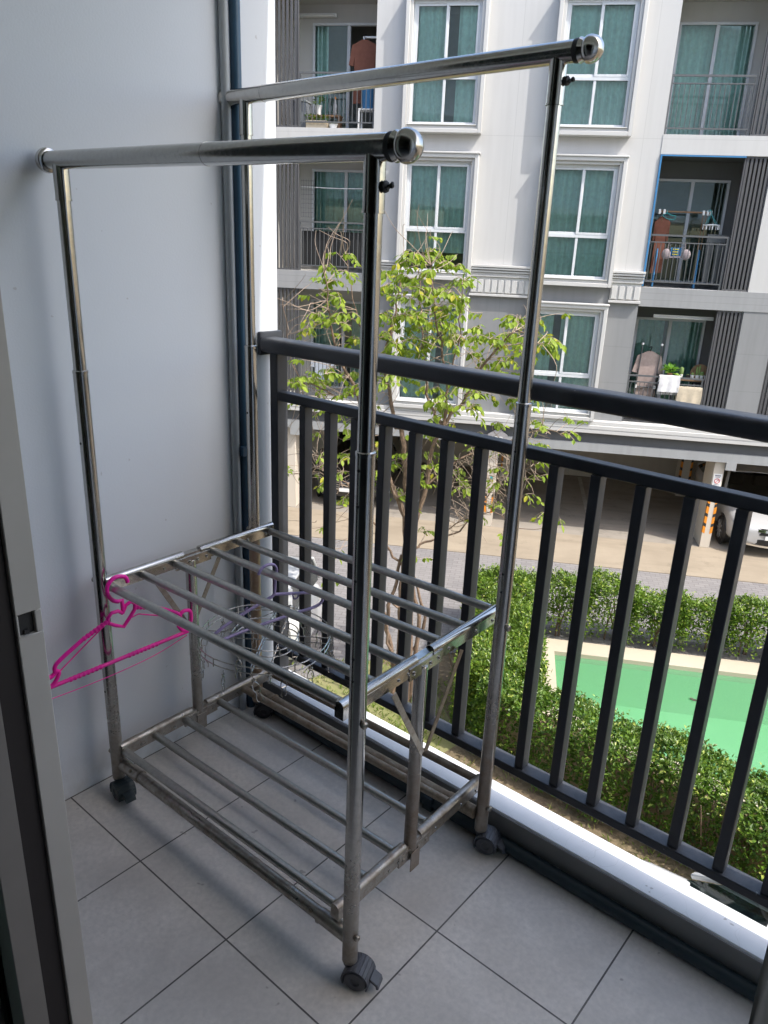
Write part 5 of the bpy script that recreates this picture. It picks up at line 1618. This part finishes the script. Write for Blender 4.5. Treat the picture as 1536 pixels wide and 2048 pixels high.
for (u, w) in CL:
    lower = w > 850
    dep = rnd.uniform(-0.55, 0.55)
    c = tree_pt(u, w - 12, dep) - TB
    near = min(nodes, key=lambda q: (q - c).length + (0.35 if q.z > c.z else 0))
    mid = near.lerp(c, 0.55) + rv() * 0.06 + Vector((0, 0, 0.05))
    path = smooth_path([near, mid, c], 4)
    tw.tube(path, [0.006 - 0.004 * i / (len(path) - 1) for i in range(len(path))], 5)
    for k in range(rnd.choice((2, 2) if lower else (3, 4, 4))):
        a = rnd.uniform(0, 2 * PI)
        tip = c + Vector((math.cos(a), math.sin(a), rnd.uniform(-0.35, 0.35))) * rnd.uniform(0.13, 0.26)
        sp = smooth_path([c, c.lerp(tip, 0.5) + Vector((0, 0, 0.03)), tip - Vector((0, 0, 0.04))], 4)
        tw.tube(sp, [0.003] * len(sp), 4)
        dirx = (tip - c).normalized(); side = dirx.cross(Vector((0, 0, 1))).normalized()
        nl = rnd.randint(6, 9) if not lower else rnd.randint(4, 7)
        for q in range(nl):
            p = sp[min(len(sp) - 1, int((q + 1.5) / (nl + 1) * len(sp)))]
            sg = 1 if q % 2 else -1
            d = dirx * 0.4 + side * sg * rnd.uniform(0.4, 0.9) + Vector((0, 0, -rnd.uniform(0.3, 1.1))) + rv() * 0.25
            pos.append(p); ds.append(d); us.append((Vector((0, 0, 1)) + rv() * 0.5).normalized())
            l = rnd.uniform(0.07, 0.12); ls.append(l); ws.append(l * rnd.uniform(0.48, 0.62))
for _ in range(160):
    nd = rnd.choice(nodes)
    if nd.z < 3.0: continue
    c = nd + Vector((rnd.gauss(0, 0.28), rnd.gauss(0, 0.28), rnd.gauss(0.05, 0.22)))
    mid = nd.lerp(c, 0.5) + rv() * 0.05
    path = smooth_path([nd, mid, c], 3)
    tw.tube(path, [0.005 - 0.003 * i / (len(path) - 1) for i in range(len(path))], 4)
    a = rnd.uniform(0, 2 * PI)
    dirx = Vector((math.cos(a), math.sin(a), -0.1)); side = Vector((-dirx.y, dirx.x, 0))
    for q in range(rnd.randint(7, 12)):
        p = path[-1] + dirx * 0.02 * q
        d = dirx * 0.5 + side * (1 if q % 2 else -1) * rnd.uniform(0.4, 0.9) + Vector((0, 0, -rnd.uniform(0.2, 1.0))) + rv() * 0.25
        pos.append(p); ds.append(d); us.append((Vector((0, 0, 1)) + rv() * 0.5).normalized())
        l = rnd.uniform(0.06, 0.11); ls.append(l); ws.append(l * rnd.uniform(0.46, 0.6))
# bare twigs
for (cu, cw, n, su, sw) in ((1000, 950, 70, 70, 65), (930, 1000, 40, 60, 60), (650, 910, 48, 60, 75), (740, 880, 20, 40, 60), (660, 480, 10, 30, 40), (830, 470, 8, 60, 30), (620, 620, 12, 40, 60), (860, 620, 14, 60, 60), (1050, 640, 6, 30, 40), (900, 960, 20, 60, 60), (640, 1040, 8, 40, 60), (690, 700, 14, 70, 60), (1000, 760, 12, 60, 60), (1090, 850, 6, 30, 30)):
    for _ in range(n):
        c = tree_pt(cu + rnd.gauss(0, su * 0.6), cw + rnd.gauss(0, sw * 0.6), rnd.uniform(-0.5, 0.5)) - TB
        near = min(nodes, key=lambda q: (q - c).length)
        far_ = (c - near)
        if far_.length > 1.1: near = c - far_.normalized() * rnd.uniform(0.3, 0.6)
        mid = near.lerp(c, 0.5) + rv() * 0.12
        end = c + (c - mid).normalized() * rnd.uniform(0.1, 0.3) + rv() * 0.08
        sp = smooth_path([near, mid, c, end], 4)
        tw.tube(sp, [0.0055 - 0.0035 * i / (len(sp) - 1) for i in range(len(sp))], 4)
tw.build('branch', 'twig', tr)
def oval_leaves(pos, dirs, ups, L, W):
    """oval leaves folded along the midrib and drooping at the tip"""
    vs = []; fs = []
    for p, d, u, l, w in zip(pos, dirs, ups, L, W):
        d = d.normalized(); sd_ = d.cross(u).normalized(); n = sd_.cross(d)
        o = len(vs); fold = rnd.uniform(0.10, 0.34); dr = rnd.uniform(0.05, 0.22)
        row = lambda t, hw: (p + d * (l * t) - n * (l * dr * t * t), hw * w)
        vs.append(p)
        for t, hw in ((0.12, 0.04), (0.35, 0.42), (0.62, 0.47), (0.85, 0.24)):
            c, h = row(t, hw)
            vs += [c + sd_ * h + n * h * fold, c, c - sd_ * h + n * h * fold]
        c, h = row(1.0, 0); vs.append(c)
        fs += [(o, o + 1, o + 2), (o, o + 2, o + 3)]
        for k in range(3):
            a = o + 1 + 3 * k
            fs += [(a, a + 3, a + 4, a + 1), (a + 1, a + 4, a + 5, a + 2)]
        a = o + 10
        fs += [(a, o + 13, a + 1), (a + 1, o + 13, a + 2)]
    return vs, fs
v, f = oval_leaves(pos, ds, us, ls, ws)
leaf_obj('crown', v, f, 'leaf_tree', tr)

# ------------------------------------------------------------------ cars
def car(label, paint, loc, rz, hatch=False, grille='bar', plate=None):
    t = thing('parked_car', label, 'car', loc, rz)
    st = [(-2.20, 0.42, 0.78, 0.56), (-2.16, 0.32, 0.90, 0.70), (-2.02, 0.27, 0.97, 0.80), (-1.6, 0.24, 0.985, 0.865), (-0.9, 0.22, 0.955, 0.885), (0.0, 0.21, 0.93, 0.89), (0.8, 0.21, 0.925, 0.885), (1.15, 0.22, 0.905, 0.875), (1.6, 0.23, 0.85, 0.85), (1.92, 0.25, 0.775, 0.79), (2.08, 0.27, 0.715, 0.715), (2.17, 0.30, 0.66, 0.60), (2.20, 0.34, 0.60, 0.47)]
    m = MB()
    vs = []
    prof = [(0.0, 0.0), (0.80, 0.0), (0.95, 0.10), (0.995, 0.36), (1.0, 0.58), (0.975, 0.78), (0.91, 0.93), (0.70, 1.0), (0.35, 1.025), (0.0, 1.035)]
    full = [(a, b) for a, b in prof] + [(-a, b) for a, b in prof[-2:0:-1]]
    n = len(full)
    for x_, zb, zt, hw in st:
        for a, b in full:
            vs.append((x_, a * hw, zb + (zt - zb) * b))
    fs = [(i * n + k, i * n + (k + 1) % n, (i + 1) * n + (k + 1) % n, (i + 1) * n + k) for i in range(len(st) - 1) for k in range(n)]
    fs += [tuple(range(n))[::-1], tuple((len(st) - 1) * n + k for k in range(n))]
    m.add(vs, fs)
    body = m.build('body', paint, t, subd=1)
    # cabin
    rb = (-2.10, -2.02) if hatch else (-1.80, -1.05)
    top = [(1.02, 0.90, 0.78), (0.30, 1.40, 0.60), (0.05, 1.455, 0.585), (-0.6, 1.475, 0.58), (rb[1] + (0.0 if hatch else 0.1), 1.42, 0.565), (rb[0], 0.97, 0.72)]
    m = MB()
    vs = []
    for x_, z_, hw in top:
        base = 0.80
        vs += [(x_, -hw - 0.0, z_ - 0.035), (x_, -hw * 0.8, z_), (x_, 0, z_ + 0.018), (x_, hw * 0.8, z_), (x_, hw, z_ - 0.035)]
    fs = [(i * 5 + k, i * 5 + k + 1, (i + 1) * 5 + k + 1, (i + 1) * 5 + k) for i in range(1, 4) for k in range(4)]
    m.add(vs, fs)
    m.build('roof', paint, t, thick=0.02)
    # glass: windscreen, rear screen, sides
    def quad(mb, a, b, c, d, nu=8, nv=5, bulge=0.03, ax=0):
        a, b, c, d = map(Vector, (a, b, c, d))
        nrm = (b - a).cross(d - a).normalized()
        mb.grid(lambda u, v: tuple(a.lerp(b, u).lerp(d.lerp(c, u), v) + nrm * bulge * (math.sin(u * PI))), nu, nv)
    w_ = top
    g = MB()
    quad(g, (1.04, 0.76, 0.895), (1.04, -0.76, 0.895), (0.31, -0.575, 1.385), (0.31, 0.575, 1.385), bulge=0.05)
    g.build('windscreen', 'glass_car', t)
    g = MB()
    x4 = top[4][0]; x5 = top[5][0]
    quad(g, (x5, -0.70, 0.97), (x5, 0.70, 0.97), (x4, 0.555, 1.41), (x4, -0.555, 1.41), bulge=0.04)
    g.build('rear_window', 'glass_car', t)
    for sg in (-1, 1):
        g = MB()
        pts = [(0.98, 0.885), (0.28, 1.375), (0.0, 1.415), (-0.6, 1.43), (x4, 1.38), (x5 + 0.05, 0.955)]
        yy = lambda z_: sg * (0.865 - (z_ - 0.88) * 0.50)
        for xa, xb in ((0.93, -0.02), (-0.07, -0.95), (-1.0, x5 + 0.12)):
            if xb >= xa: continue
            def roofz(x_):
                for (p0, p1) in zip(pts[:-1], pts[1:]):
                    if p1[0] <= x_ <= p0[0]:
                        k = (x_ - p0[0]) / (p1[0] - p0[0]); return p0[1] + (p1[1] - p0[1]) * k - 0.01
                return 0.93
            xs = [xa + (xb - xa) * i / 8 for i in range(9)]
            vs = []
            for x_ in xs:
                zt = max(roofz(x_), 0.932)
                vs += [(x_, yy(0.925), 0.925), (x_, yy(zt), zt)]
            g.add(vs, [(2 * i, 2 * i + 2, 2 * i + 3, 2 * i + 1) for i in range(8)])
        g.build('side_window', 'glass_car', t)
        for (xa, za), (xb, zb) in (((1.02, 0.89), (0.28, 1.395)), ((x4, 1.40), (x5 + 0.02, 0.95))):
            p_ = MB(); p_.bar((xa, yy(za) * 0.985, za), (xb, yy(zb), zb), 0.07, 0.05); p_.build('pillar', paint, t, bevel=0.012)
        for x_ in (-0.045, -0.975):
            p_ = MB(); p_.bar((x_, yy(0.92), 0.92), (x_, yy(1.42), 1.43), 0.05, 0.05); p_.build('pillar', paint, t, bevel=0.012)
        mi = MB(); mi.ball((0.72, sg * 0.97, 0.98), 0.10, 12, sq=(0.6, 1.0, 0.68)); mi.bar((0.75, sg * 0.86, 0.93), (0.74, sg * 0.93, 0.96), 0.04, 0.04)
        mi.build('mirror', 'car_trim' if not hatch else paint, t)
    # inside: seats and dashboard so the glass is not empty
    s_ = MB(); s_.box(-1.2, 0.85, -0.7, 0.7, 0.5, 0.86); s_.box(-0.35, -0.15, -0.6, -0.1, 0.86, 1.25); s_.box(-0.35, -0.15, 0.1, 0.6, 0.86, 1.25)
    s_.build('interior', 'car_trim', t, bevel=0.03)
    for x_ in (-1.32, 1.38):
        for sg in (-1, 1):
            hw = 0.875
            a_ = MB(); a_.lathe([(0.37, 0.0), (0.37, 0.03), (0.34, 0.031)], (x_, sg * (hw - 0.032), 0.315), (0, sg, 0), 28)
            a_.build('wheel_arch', 'car_trim', t)
            wh = MB(); wh.lathe([(0.22, 0.0), (0.30, 0.0), (0.315, 0.03), (0.315, 0.16), (0.295, 0.19), (0.22, 0.192)], (x_, sg * (hw - 0.175), 0.315), (0, sg, 0), 28)
            wo_ = wh.build('wheel', 'black_rubber', t)
            r_ = MB()
            r_.lathe([(0.03, 0.175), (0.05, 0.185), (0.05, 0.19)], (x_, sg * (hw - 0.17), 0.315), (0, sg, 0), 16)
            for k in range(10):
                a = k * PI / 5
                r_.bar((x_ + 0.04 * math.cos(a), sg * (hw + 0.012), 0.315 + 0.04 * math.sin(a)), (x_ + 0.21 * math.cos(a), sg * (hw + 0.018), 0.315 + 0.21 * math.sin(a)), 0.022, 0.03, up=(-math.sin(a), 0, math.cos(a)))
            r_.build('rim', 'lamp_glass', wo_)
    # front face built as curved strips
    def nose(y): return 2.215 - 0.42 * (abs(y) / 0.86) ** 2.6
    def strip(nm, mat, y0, y1, lo, hi, off, both=True, lean=0.10, nu=16):
        g = MB()
        for sg in ((-1, 1) if both else (1,)):
            def fn(u, v):
                y = y0 + (y1 - y0) * u
                z = lo(y) + (hi(y) - lo(y)) * v
                return (nose(y) + off - lean * max(0, z - 0.52) * 1.6 , y * sg, z)
            g.grid(fn, nu, 4)
        return g.build(nm, mat, t, thick=0.012, weld=True)
    if grille == 'bar':
        strip('grille', 'car_trim', 0.0, 0.46, lambda y: 0.52 - 0.02 * y, lambda y: 0.665, 0.012)
        strip('chrome_bar', 'car_chrome', 0.0, 0.60, lambda y: 0.585 + 0.13 * max(0, y - 0.38), lambda y: 0.645 + 0.13 * max(0, y - 0.38), 0.030)
        strip('intake', 'car_trim', 0.0, 0.66, lambda y: 0.30, lambda y: 0.42 - 0.02 * y, 0.014)
        strip('bumper_lip', 'car_chrome', 0.0, 0.70, lambda y: 0.245 + 0.03 * y, lambda y: 0.285 + 0.03 * y, 0.030)
        strip('fog_recess', 'car_trim', 0.50, 0.70, lambda y: 0.38, lambda y: 0.46, 0.018)
    else:
        strip('grille', 'car_trim', 0.0, 0.50, lambda y: 0.44, lambda y: 0.66, 0.012)
        for k in range(4):
            strip('chrome_bar', 'car_chrome', 0.0, 0.50 - 0.02 * (3 - k), lambda y, k=k: 0.465 + k * 0.052 + 0.02 * y, lambda y, k=k: 0.487 + k * 0.052 + 0.02 * y, 0.030)
    for sg in (-1, 1):
        g = MB()
        g.grid(lambda u, v: (nose(0.47 + 0.33 * u) + 0.022 - 0.16 * max(0, (0.60 + 0.07 * u + (0.10 - 0.035 * u) * v) - 0.52), sg * (0.47 + 0.33 * u), 0.60 + 0.07 * u + (0.10 - 0.035 * u) * v), 12, 4)
        g.build('headlight', 'lamp_glass', t, thick=0.015)
        if hatch: continue
        g = MB(); g.box(x5 - 0.06 if hatch else -2.19, (x5 + 0.0) if hatch else -2.10, sg * 0.62 - 0.09, sg * 0.62 + 0.09, 0.72, 0.88)
        g.build('tail_light', M('tail_red', (0.35, 0.02, 0.02), 0.25), t, bevel=0.02)
    p_ = MB(); p_.box(2.242, 2.250, -0.17, 0.17, 0.425, 0.515)
    pp = p_.build('number_plate', 'white_plastic', t, bevel=0.002)
    if plate:
        text_mesh('plate_text', plate, 0.085, 'black', pp, (2.2515, 0, 0.468), (PI / 2, 0, PI / 2))
    return t
HEAD_US = AZ - PI / 2                       # front towards the viewer's building
MT['car_white_shaded'] = M('shaded_white_car_paint', (0.40, 0.40, 0.40), 0.25, var=0.03, coat=0.8)  # white car paint darkened, the parking level's shade put into its colour
car('white sedan nosing out of the parking level beside the taped column', 'car_white_shaded', site(5.80, 18.72, GZ), HEAD_US, plate='18')
car('black car with a chrome barred grille parked inside the parking level', 'car_black', site(-3.75, 19.35, GZ), HEAD_US, grille='bars')
car('white car parked close under the balcony with its windscreen showing below the railing', 'car_white', (1.36, 4.52, GZ), PI)
car('white hatchback standing on the paved yard at the left beyond the railing post', 'car_white', site(-2.83 - 2.1, 10.25, GZ), AZ + PI, hatch=True)
